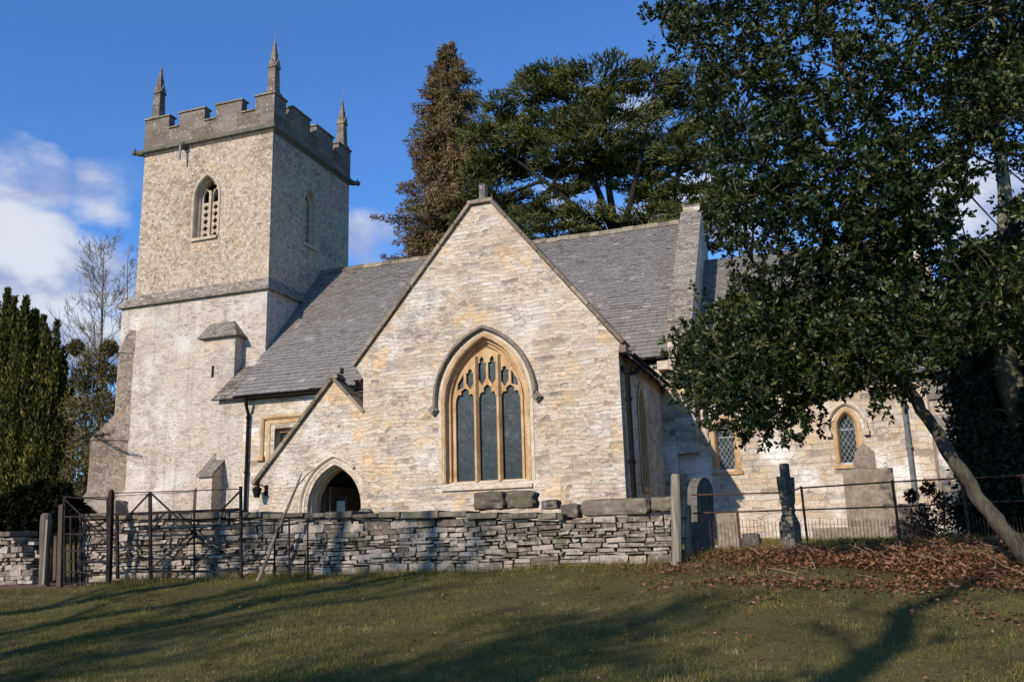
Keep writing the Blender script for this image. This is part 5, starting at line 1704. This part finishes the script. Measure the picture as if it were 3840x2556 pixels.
# --- evergreen behind the holly at the far right ------------------------------------
YE = 17.0
eg = tree_root('evergreen_tree', (at(2400, 1240, YE)[0], YE, zg(at(2400, 1240, YE)[0], YE)), 'dark evergreen with mossy trunk at the right edge, behind the holly', 'tree')
m = MB()
ep = [at(2480, 1260, YE), at(2420, 1130, YE), at(2360, 985, YE), at(2318, 860, YE), at(2288, 740, YE), at(2310, 600, YE+.2), at(2312, 450, YE+.3), at(2300, 330, YE+.3), at(2286, 180, YE+.3), at(2280, 20, YE+.3), at(2270, -200, YE+.3)]
m.tube([tuple(p) for p in ep], [.34, .30, .26, .23, .20, .14, .12, .10, .08, .06, .02], 10)
epoly = [(2190, 900), (2170, 760), (2240, 620), (2215, 560), (2300, 470), (2230, 380), (2180, 150), (2170, -120), (2250, -260), (2620, -260), (2620, 1290), (2330, 1290), (2240, 1200), (2215, 1060)]
Cs, Ds, Vs = [], [], []
nb = 0
while nb < 170:
    px, py = rng.uniform(2170, 2560), rng.uniform(-250, 1270)
    if not in_poly(np.array([px]), np.array([py]), epoly)[0]: continue
    if py < 560 and rng.random() < .76: continue
    nb += 1
    c = at(px, py, rng.uniform(16.0, 19.5)); r_ = rng.uniform(.45, .85)
    j = np.argmin([np.linalg.norm(c-p) for p in ep])
    m.tube([tuple(ep[j]), tuple((ep[j]+c)/2+np.array([0, 0, .15])), tuple(c)], [.035, .022, .008], 5)
    ns = 1100 if py > 560 else 420
    d = unit(rng.normal(size=(ns, 3)))
    sp = c+d*r_*rng.uniform(.2, 1.05, size=(ns, 1))
    x_, y_ = proj(sp)
    ok = in_poly(x_+rng.normal(size=ns)*18, y_+rng.normal(size=ns)*18, epoly)
    ok &= ~((((x_-2262)/55)**2+((y_-505)/55)**2 < 1))
    ok &= ~((((x_-2315)/42)**2+((y_-840)/150)**2 < 1) & (sp[:, 1] < YE+.1))
    sp, d = sp[ok], d[ok]
    Cs.append(sp); Ds.append(d+rng.normal(size=d.shape)*.7); Vs.append(np.clip(rng.uniform(.1, .6)+rng.normal(size=len(sp))*.18, 0, 1))
C = np.concatenate(Cs); D = np.concatenate(Ds); Vv = np.concatenate(Vs)
leaves('crown', C, D, rng.uniform(.09, .15, len(C)), rng.uniform(.04, .07, len(C)), Vv, M['darkleaf'], eg)
m.build('trunk', M['bark_pale'], eg, smooth=True)

# --- cedar --------------------------------------------------------------------------------
YC = 48.0
SC = KD/FPX*52.0          # metres per survey pixel out there
ced = tree_root('cedar_tree', (at(1430, 900, YC)[0], YC, 2.0), 'spreading dark green cedar with flat layered boughs behind the nave roof', 'tree')
m = MB()
b0 = at(1440, 1000, YC); f0 = at(1420, 560, YC)
m.tube([(b0[0], YC, 1.0), tuple(at(1430, 760, YC)), tuple(f0)], [.75, .6, .5], 10)
plates = [(1265, 150, 56), (1380, 140, 105), (1320, 165, 90), (1500, 150, 80), (1590, 165, 55), (1225, 172, 36), (1235, 190, 56), (1310, 205, 105), (1450, 195, 125), (1560, 215, 70), (1275, 255, 92), (1400, 245, 120), (1530, 265, 85), (1255, 290, 66),
          (1350, 300, 110), (1480, 300, 110), (1300, 335, 80), (1440, 338, 95), (1580, 320, 75), (1160, 290, 60), (1180, 335, 85), (1130, 370, 75), (1240, 372, 60), (1140, 420, 85), (1200, 455, 80), (1165, 490, 95),
          (1285, 505, 80), (1400, 500, 100), (1490, 470, 70), (1560, 425, 85), (1625, 395, 75), (1600, 465, 90), (1540, 515, 85), (1450, 540, 95), (1330, 545, 95), (1240, 545, 75), (1090, 480, 60), (1110, 540, 70), (1300, 425, 40), (1250, 470, 60), (1330, 385, 60), (1460, 395, 60), (1390, 355, 80), (1510, 360, 70), (1200, 300, 60), (1150, 225, 45), (1110, 290, 50), (1140, 345, 60), (1170, 260, 40), (1650, 335, 75), (1690, 430, 60), (1640, 530, 70), (1500, 425, 50), (1350, 468, 55), (1700, 250, 70), (1640, 280, 60)]
stems = [[f0, at(1380, 450, YC), at(1345, 360, YC), at(1310, 250, YC), at(1290, 170, YC)], [f0, at(1400, 430, YC+.8), at(1395, 330, YC+1), at(1390, 220, YC+1), at(1395, 140, YC+1)],
         [f0, at(1450, 470, YC-.4), at(1470, 380, YC-.6), at(1490, 280, YC-.6), at(1510, 170, YC-.5)], [f0, at(1490, 500, YC+.6), at(1540, 430, YC+1), at(1600, 360, YC+1.4), at(1660, 290, YC+1.5)],
         [f0, at(1350, 500, YC-1), at(1270, 430, YC-1.6), at(1190, 370, YC-2), at(1130, 340, YC-2.2)]]
SP = []
for s_ in stems:
    m.tube([tuple(p) for p in s_], [.26, .19, .13, .08, .03], 8)
    for a, b in zip(s_[:-1], s_[1:]):
        for t in np.linspace(0, 1, 5): SP.append(a*(1-t)+b*t)
SP = np.array(SP)
Cs, Ds, Vs = [], [], []
for (px, py, rp) in plates:
    c = at(px, py+rp*.52, YC+rng.uniform(-2.5, 2.5)); R_ = rp*SC
    low = SP[SP[:, 2] < c[2]+.3]
    s0 = low[np.argmin(np.linalg.norm(low-c, axis=1))] if len(low) else f0
    m.tube([tuple(s0), tuple((s0+c)/2+np.array([0, 0, .1])), tuple(c)], [.12, .08, .03], 6)
    nf = int(22*R_)
    for k_ in range(nf):
        # a sub-bough reaching outward, carrying short upright tufts
        a = rng.uniform(0, 2*math.pi); r_ = R_*math.sqrt(rng.uniform(.02, 1))
        e = c+np.array([math.cos(a)*r_, math.sin(a)*r_*.9, .16*r_+rng.normal()*.13])
        if rng.random() < .3:
            m.tube([tuple(c+(e-c)*.1), tuple((c+e)/2+np.array([0, 0, .05])), tuple(e)], [.035, .025, .01], 4, cap=False)
        nt = 26
        o_ = np.array([math.cos(a), math.sin(a), .0])
        P = e+o_*rng.uniform(-.5, .35, size=(nt, 1))+np.array([-o_[1], o_[0], 0])*rng.normal(size=(nt, 1))*.24+np.array([0, 0, 1])*rng.normal(size=(nt, 1))*.07
        Cs.append(P); Ds.append(o_*.9+np.array([0, 0, .38])+rng.normal(size=(nt, 3))*.36)
        Vs.append(np.clip(rng.uniform(.1, .8)+rng.normal(size=nt)*.15, 0, 1))
C = np.concatenate(Cs); D = np.concatenate(Ds); Vv = np.concatenate(Vs)
print('cedar', len(C))
leaves('crown', C, D, rng.uniform(.28, .58, len(C)), rng.uniform(.05, .095, len(C)), Vv, M['cedar'], ced)
m.build('trunk', M['bark_dark'], ced, smooth=True)

# --- bronze conifer --------------------------------------------------------------------------
YB = 52.0
SB = KD/FPX*57.0
bc = tree_root('bronze_conifer', (at(1030, 900, YB)[0], YB, 2.0), 'tall pointed bronze-brown conifer between the tower and the cedar', 'tree')
m = MB()
bt = at(1032, 104, YB); bb = at(1028, 640, YB)
m.tube([(bb[0], YB, 1.0), tuple(bb), tuple((bt+bb)/2), tuple(bt)], [.6, .45, .26, .03], 8)
prL = [(100, 10), (150, 48), (200, 70), (260, 96), (320, 100), (400, 118), (450, 150), (500, 165), (560, 150), (640, 160)]
prR = [(100, 16), (150, 45), (195, 108), (230, 92), (260, 105), (320, 145), (400, 185), (500, 200), (640, 210)]
Cs, Ds, Vs = [], [], []
for k_ in range(430):
    py = 104+(640-104)*rng.uniform(0, 1)**.85
    a = rng.uniform(0, 2*math.pi)
    ca = math.cos(a)
    ext = np.interp(py, *zip(*(prL if ca < 0 else prR)))*SB
    ext = max(ext*abs(ca)+ext*.85*(1-abs(ca)), .3)*(rng.uniform(.5, .95) if rng.random() < .82 else rng.uniform(.95, 1.18))
    s0 = at(1030, py, YB)
    o_ = np.array([ca, math.sin(a), 0])
    e = s0+o_*ext+np.array([0, 0, -.10*ext])
    md = s0+o_*ext*.6+np.array([0, 0, -.10*ext])
    if rng.random() < .45:
        m.tube([tuple(s0), tuple(md), tuple(e)], [.05, .035, .012], 4, cap=False)
    nt = int(44+ext*46)
    t = rng.uniform(.12, 1.02, size=(nt, 1))
    P = s0+(md-s0)*np.minimum(t/.6, 1)+(e-md)*np.maximum((t-.6)/.4, 0)
    P = P+np.array([-o_[1], o_[0], 0])*rng.normal(size=(nt, 1))*(.08+.16*ext*(1-t)*t*2)+np.array([0, 0, 1])*rng.normal(size=(nt, 1))*.10
    Cs.append(P); Ds.append(o_*.5+np.array([0, 0, -.35])+rng.normal(size=(nt, 3))*.55)
    g = .80 if ((ca > .1 and py > 220 and rng.random() < .75) or rng.random() < .22) else 0
    Vs.append(np.clip((rng.uniform(.1, .68) if not g else rng.uniform(.8, 1.1))+rng.normal(size=nt)*.14, 0, 1))
C = np.concatenate(Cs); D = np.concatenate(Ds); Vv = np.concatenate(Vs)
print('bronze', len(C))
leaves('crown', C, D, rng.uniform(.18, .42, len(C)), rng.uniform(.05, .10, len(C)), Vv, M['browncon'], bc)
m.build('trunk', M['bark_dark'], bc, smooth=True)

# --- Irish yew at the left edge --------------------------------------------------------------
YY = 29.0
yw = tree_root('yew_tree', (at(50, 1210, YY)[0], YY, zg(at(50, 1210, YY)[0], YY)), 'dense upright yew with yellow-green tips at the left edge, before the tower', 'tree')
SY = KD/FPX*35.5
m = MB()
gb = np.array([at(50, 1240, YY)[0], YY, float(zg(at(50, 1240, YY)[0], YY))-.2])
spires = [(18, 668, 44), (60, 686, 42), (-30, 676, 50), (100, 730, 40), (132, 742, 32), (-80, 720, 50), (150, 800, 30), (166, 880, 26), (45, 760, 50), (90, 800, 46), (0, 780, 50), (125, 860, 42), (60, 900, 52), (100, 960, 50), (140, 980, 36),
          (20, 980, 56), (160, 1000, 26), (75, 1060, 52), (130, 1080, 40), (174, 930, 18), (120, 800, 40), (150, 850, 34), (155, 920, 34), (70, 730, 44), (30, 720, 46), (168, 1020, 22), (150, 1080, 34), (-50, 860, 60), (-100, 900, 60), (172, 1060, 16), (40, 720, 30), (112, 770, 26), (80, 715, 24), (-5, 700, 30)]
for q_ in range(60):
    px_ = rng.uniform(-60, 168)
    spires.append((px_, 674+(max(0, px_)/170.0)**2*170+rng.uniform(0, 120), rng.uniform(26, 46)))
Cs, Ds, Vs = [], [], []
for (px, pt, rw) in spires:
    dy = rng.uniform(-1.0, 1.0)*.9
    t0 = at(px, pt, YY+dy)
    b_ = np.array([t0[0]*.65+gb[0]*.35, YY+dy*.6, gb[2]+.1])
    m.tube([tuple(gb), tuple(b_+(t0-b_)*.45), tuple(b_+(t0-b_)*.95)], [.10, .06, .015], 6)
    r_ = rw*SY
    n_ = int(1150*max(.4, (t0[2]-b_[2])/5)*(r_/.6)**1.0)
    t = rng.uniform(0.0, 1, n_)
    prof = np.clip(np.sin(np.clip((1-t)*2.2+.05, 0, math.pi/2)), .05, 1)
    a = rng.uniform(0, 2*math.pi, n_)
    # fluted sprays
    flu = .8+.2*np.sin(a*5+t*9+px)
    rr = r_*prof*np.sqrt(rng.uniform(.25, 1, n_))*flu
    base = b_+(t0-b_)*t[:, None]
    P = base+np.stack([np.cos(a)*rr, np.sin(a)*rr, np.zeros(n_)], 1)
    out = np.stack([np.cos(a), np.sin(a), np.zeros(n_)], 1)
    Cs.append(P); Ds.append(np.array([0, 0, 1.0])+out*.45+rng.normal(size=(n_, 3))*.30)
    v = np.clip(.18+.42*(rr/(r_*prof+1e-6))*flu+rng.normal(size=n_)*.12+(.25*(flu > .9)), 0, 1)  # lit tips put into the colour: paler outwards and on flute ridges
    Vs.append(v)
C = np.concatenate(Cs); D = np.concatenate(Ds); Vv = np.concatenate(Vs)
print('yew', len(C))
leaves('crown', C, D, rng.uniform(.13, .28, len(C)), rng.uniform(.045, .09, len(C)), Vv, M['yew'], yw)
m.build('trunk', M['bark_dark'], yw, smooth=True)

# --- bare trees ----------------------------------------------------------------------------------
def bare(mb, base, top, r0, nb, spread, seed, depth=3, start=.25, twig=1.0, rise=.55):
    rn = np.random.default_rng(seed)
    base = np.array(base, float); top = np.array(top, float)
    H = np.linalg.norm(top-base)
    n = 12
    pts = [base+(top-base)*i/n+(rn.normal(size=3)*H*.008 if 0 < i < n else 0) for i in range(n+1)]
    rad = [r0*(1-i/n)**.8+.012 for i in range(n+1)]
    mb.tube([tuple(p) for p in pts], rad, 8)
    def grow(p, d, l, r_, lv):
        k = 4
        q = [p]; dd = d
        for i in range(k):
            dd = unit(dd+rn.normal(size=3)*.10+np.array([0, 0, .10]))
            q.append(q[-1]+dd*l/k)
        mb.tube([tuple(x) for x in q], list(np.linspace(r_, r_*.35, k+1)), 4 if lv < depth else 5, cap=False)
        if lv <= 0: return
        for i in range(int(rn.integers(3, 6) if lv > 1 else rn.integers(4, 8))):
            f = rn.uniform(.25, 1.0)*k
            i0 = min(k-1, int(f)); pp = q[i0]+(q[i0+1]-q[i0])*(f-i0)
            nd = unit(dd+rn.normal(size=3)*.62+np.array([0, 0, .12]))
            grow(pp, nd, l*rn.uniform(.34, .58), max(r_*.5, .005*twig), lv-1)
    for i in range(nb):
        t = start+(1-start)*(i+rn.uniform(0, 1))/nb*.98
        f = t*n; i0 = min(n-1, int(f)); p = pts[i0]+(pts[i0+1]-pts[i0])*(f-i0)
        a = rn.uniform(0, 2*math.pi)
        d = unit(np.array([math.cos(a), math.sin(a), rise+rn.uniform(-.1, .3)]))
        l = spread*(1.1-t*.75)*rn.uniform(.7, 1.1)
        grow(p, d, l, max(.012, r0*(1-t)*.42), depth-1)
GB = 'bare trees left of the tower'
for (bx, by, tx_, ty_, Y, r0, nb, sprd, lab, seed) in ((232, 1130, 240, 548, 44.0, .17, 84, 4.6, 'tall bare winter tree with fine upswept twigs, left of the tower', 4), (292, 1100, 296, 562, 47.0, .11, 46, 3.0, 'slimmer bare tree half hidden behind the left edge of the tower', 9)):
    a = at(bx, by, Y); b = at(tx_, ty_, Y)
    a = np.array([a[0], Y, float(zg(a[0], Y))-.2])
    rt = tree_root('bare_tree', a, lab, 'tree', GB)
    m = MB(); bare(m, a, b, r0, nb, sprd, seed, 3, .22, 2.6)
    m.build('trunk', M['twig'], rt)

# bushy ivy-clad trees under the bare tree
def blob_tree(name, label, cat, blobs, Y, base_px, mt, n_per, lsz, group=None, seed=0, trunk=.12, bark='bark_dark', dy=1.2):
    a = at(*base_px, Y); a = np.array([a[0], Y, float(zg(a[0], Y))-.1])
    rt = tree_root(name, a, label, cat, group)
    m = MB()
    Cs, Ds, Vs = [], [], []
    sc = KD/FPX*(Y*1.1)
    for (px, py, rp) in blobs:
        c = at(px, py, Y+rng.uniform(-dy, dy)); r_ = rp*sc
        m.tube([tuple(a), tuple(a*.5+c*.5+rng.normal(size=3)*r_*.15), tuple(c)], [trunk, trunk*.55, trunk*.12], 6)
        d = unit(rng.normal(size=(n_per, 3)))
        rr = r_*rng.uniform(.1, 1, size=(n_per, 1))**.5*(.8+.35*rng.random((n_per, 1)))
        P = c+d*rr
        k_ = np.sin(P[:, 0]*2.1/lsz*.1+P[:, 2]*3)*.0
        P = P[P[:, 2] > a[2]+.05]; d = d[:len(P)]
        Cs.append(P); Ds.append(d+rng.normal(size=d.shape)*.6); Vs.append(np.clip(rng.uniform(.15, .7)+rng.normal(size=len(P))*.2, 0, 1))
    C = np.concatenate(Cs); D = np.concatenate(Ds); Vv = np.concatenate(Vs)
    leaves('crown', C, D, rng.uniform(.7, 1.3, len(C))*lsz, rng.uniform(.35, .6, len(C))*lsz, Vv, mt, rt)
    m.build('trunk', M[bark], rt)
    return rt
blob_tree('ivy_clad_tree', 'olive-brown ivy-clad tree between the yew and the tower buttress', 'tree',
          [(215, 830, 36), (190, 870, 32), (245, 860, 30), (210, 910, 40), (240, 930, 36), (180, 940, 36), (215, 980, 40), (190, 1030, 40), (225, 1050, 36), (180, 1090, 40), (215, 1110, 36), (165, 1000, 36), (160, 1140, 36), (200, 1140, 34), (175, 800, 20), (250, 800, 20)],
          28.3, (205, 1190), M['thicket'], 950, .13, trunk=.07, bark='twig', dy=.5)
blob_tree('dark_foliage', 'low near-black foliage standing in for the shaded foot of the yew, behind the small gate', 'shrub',  # added clump, coloured near-black to paint the unlit base of the yew
          [(118, 1150, 30), (160, 1172, 32), (74, 1176, 34), (192, 1186, 18), (30, 1160, 30), (-8, 1176, 38), (52, 1140, 22), (140, 1132, 20), (95, 1126, 18), (100, 1190, 40), (150, 1195, 34), (20, 1195, 40), (60, 1200, 40), (185, 1200, 24)], 20.0, (90, 1215), M['yew_shade'], 1500, .16, trunk=.03, dy=.4)
blob_tree('rose_bush', 'straggly reddish rose bush by the fence below the chancel buttress', 'shrub',
          [(2120, 1195, 30), (2160, 1190, 32), (2190, 1180, 24), (2095, 1140, 9), (2135, 1122, 11), (2165, 1150, 14), (2150, 1215, 34), (2105, 1215, 26)], 19.0, (2140, 1240), M['rose'], 170, .085, trunk=.014, bark='post_dark', dy=.5)
blob_tree('dark_foliage', 'dark evergreen shrub at the right edge between the fence and the chancel corner', 'shrub',
          [(2240, 1180, 34), (2290, 1150, 46), (2340, 1160, 52), (2260, 1225, 36), (2320, 1230, 46), (2390, 1190, 60)], 17.6, (2310, 1260), M['darkleaf'], 1300, .10, trunk=.03, dy=.5)
yb = MB()
yb.tube([tuple(at(150, 1006, YY)), tuple(at(190, 1004, 27.6)), tuple(at(225, 1003, 26.9)), tuple(at(252, 996, 26.6))], [.03, .04, .035, .012], 6)
yb.build('side_branch', M['bark_dark'], yw)
q0 = np.array([at(190+60*t_, 1004-5*t_, 27.5-.9*t_) for t_ in np.linspace(0, 1, 220)])
leaves('side_spray', q0+rng.normal(size=q0.shape)*.03, np.array([1., 0, .1])+rng.normal(size=q0.shape)*.5, .10, .03, rng.uniform(.1, .4, 220), M['yew'], yw)

# trees behind the photographer, out of the frame, whose long shadows reach the lawn
sh = [(-3.9, -5.0, .42, 11.5, 9, 1.8, 61, .62), (-8.3, -6.5, .26, 8.2, 60, 3.4, 67, .45), (-5.9, -7.5, .24, 8.6, 60, 3.2, 68, .48), (-11.0, -.6, .40, 12.0, 10, 3.2, 62, .5), (-12.9, -1.0, .38, 13.0, 10, 3.2, 63, .5), (-15.2, -1.0, .40, 14.5, 10, 3.4, 64, .5), (-13.6, -9.0, .26, 15.0, 44, 4.8, 65, .38), (-9.6, -12.0, .24, 13.5, 34, 4.2, 66, .45), (-8.0, -9.0, .24, 11.5, 70, 3.2, 70, .66)]
for (x_, y_, r0, H, nb, sprd, seed, st_) in sh:
    a = np.array([x_, y_, float(zg(x_, y_))-.2])
    rt = tree_root('bare_tree', a, 'bare winter tree outside the view, its shadow falling across the lawn', 'tree', 'bare trees outside the view')
    m = MB(); bare(m, a, a+np.array([.3, .2, H]), r0, nb, sprd, seed, 3, st_, 4.5 if nb > 30 else 2.5)
    m.build('trunk', M['bark'], rt)

# ------------------------------------------------------------------ grass and leaf litter
def blades(name, X, Y, h, wdt, lean, var, label):
    n = len(X)
    Z = zg(X, Y)-.005
    B = np.stack([X, Y, Z], 1)
    a = rng.uniform(0, 2*math.pi, n)
    s_ = np.stack([np.cos(a), np.sin(a), np.zeros(n)], 1)*(wdt/2)[:, None]
    ln = np.stack([rng.normal(size=n)*lean, rng.normal(size=n)*lean, np.ones(n)], 1)
    T = B+unit(ln)*h[:, None]
    V = np.stack([B-s_, B+s_, T], 1).reshape(-1, 3)
    F = np.arange(n*3).reshape(n, 3)
    o_ = link(name, np_mesh(name, V, F, var), M['grass'])
    return tag(o_, label, 'grass', None, 'stuff')

def vnoise(x, y, s, seed):
    r_ = np.random.default_rng(seed)
    out = np.zeros_like(x)
    for i in range(6):
        k = r_.normal(size=2)*s; ph = r_.uniform(0, 6.28)
        out += np.sin(x*k[0]+y*k[1]+ph)
    return out/6*1.6
N = 330000
X = rng.uniform(-15.5, 4.5, N); Y = 5.2+8.5*rng.uniform(0, 1, N)**1.25
x_, y_ = proj(np.stack([X, Y, zg(X, Y)], 1))
ok = (x_ > -60) & (x_ < 2420) & (y_ < 1640)
X, Y = X[ok], Y[ok]
bare_ = sst(-12.8, -13.6, X)*sst(12.7, 13.1, Y)
keep = rng.random(len(X)) > bare_*.95
X, Y = X[keep], Y[keep]
pn = vnoise(X, Y, 1.1, 3)
pn2 = vnoise(X, Y, 3.4, 5)
litter = sst(-4.0, -.2, X)*sst(9.0, 11.8, Y)
h = np.clip(.024+.012*pn+.009*pn2+rng.exponential(.007, len(X)), .010, .09)*(1-.45*litter)
var = np.clip(.40+.16*pn+.12*pn2+rng.normal(size=len(X))*.20-.12*litter, 0, 1)
blades('lawn_grass', X, Y, h, rng.uniform(.004, .009, len(X)), .55, var, 'rough olive winter grass of the lawn in front of the wall')
nt = 1500
tx, ty = rng.uniform(-14, 4.5, nt), 5.4+8.2*rng.uniform(0, 1, nt)**1.2
tv = np.clip(.5+.3*rng.normal(size=nt), 0, 1); th_ = rng.uniform(.035, .09, nt); tr_ = rng.uniform(.02, .07, nt)
kk = 34
X = (tx[:, None]+rng.normal(size=(nt, kk))*tr_[:, None]).ravel(); Y = (ty[:, None]+rng.normal(size=(nt, kk))*tr_[:, None]).ravel()
blades('grass_tufts', X, Y, np.repeat(th_, kk)*rng.uniform(.6, 1.1, nt*kk), rng.uniform(.004, .008, nt*kk), .55, np.clip(np.repeat(tv, kk)+rng.normal(size=nt*kk)*.12, 0, 1), 'coarser straw and green grass tufts dotted over the lawn')
# longer tufts along the foot of the wall and the fence
n = 9000
X = rng.uniform(-13.0, 4.5, n); Y = np.where(X < -2.4, 13.62-rng.exponential(.12, n), 14.2+rng.normal(size=n)*.2)
blades('wall_foot_grass', X, Y, rng.uniform(.05, .20, n), rng.uniform(.005, .010, n), .4, np.clip(.5+rng.normal(size=n)*.25, 0, 1), 'longer straw-tinged grass tufts along the foot of wall and fence')
n = 60000
X = rng.uniform(-3.5, 6.5, n); Y = rng.uniform(14.4, 26.6, n)
blades('churchyard_grass', X, Y, rng.uniform(.04, .11, n), rng.uniform(.006, .014, n), .4, np.clip(.55+rng.normal(size=n)*.2, 0, 1), 'greener churchyard grass between the fence and the chancel')
n = 26000
X = rng.uniform(-27, -10.5, n); Y = rng.uniform(20.0, 27.8, n)
blades('churchyard_grass', X, Y, rng.uniform(.04, .11, n), rng.uniform(.008, .018, n), .4, np.clip(.6+rng.normal(size=n)*.2, 0, 1), 'bright grass bank at the foot of the tower seen through the gate')

NB = 40000
n = NB+7000
X = np.concatenate([rng.uniform(-4.2, 5.0, NB), rng.uniform(-13, 5, 7000)])
Y = np.concatenate([np.clip(11.9+rng.normal(size=NB)*1.85, 7.5, 14.6), rng.uniform(5.5, 13.7, 7000)])
dens = np.concatenate([sst(-3.6, .3, X[:NB]+.5*(Y[:NB]-13))*sst(-.95, .1, vnoise(X[:NB], Y[:NB], 2.2, 21)+.26*(Y[:NB]-11.4)+.12*(X[:NB]-1)), np.where(vnoise(X[NB:], Y[NB:], 1.2, 9) > -.3, .8, .15)])
k_ = rng.random(n) < dens
X, Y = X[k_], Y[k_]
n = len(X)
Zl = zg(X, Y)+rng.exponential(.025, n)+.012
C = np.stack([X, Y, Zl], 1)
D = np.stack([rng.normal(size=n), rng.normal(size=n), rng.normal(size=n)*.35], 1)
small = rng.uniform(.03, .08, n)*np.where(np.arange(n) < k_[:NB].sum(), 1.0, .55)
lo = leaves('leaf_litter', C, D, small, small*.62, np.clip(rng.beta(2, 2.4, n)+.0, 0, 1), M['leaf_litter'], None, .45, flat=.6)
tag(lo, 'russet fallen leaves heaped along the bank below the fence and strewn over the lawn', 'leaves', None, 'stuff')
# thin dead stems among the leaves
m = MB()
for i in range(420):
    x_ = random.uniform(-1.0, 4.4); y_ = min(14.3, random.gauss(12.8, 1.1)); z_ = float(zg(x_, y_))
    a = random.uniform(0, 6.28); l = random.uniform(.1, .38); e = random.uniform(.05, .7)
    m.tube([(x_, y_, z_), (x_+math.cos(a)*l*.5, y_+math.sin(a)*l*.5, z_+l*e*.6), (x_+math.cos(a)*l, y_+math.sin(a)*l, z_+l*e*.9)], [.006, .0045, .002], 3, cap=False)
tag(m.build('dead_stems', M['straw'], None), 'brown dead bracken stems poking from the russet leaves', 'bracken', None, 'stuff')
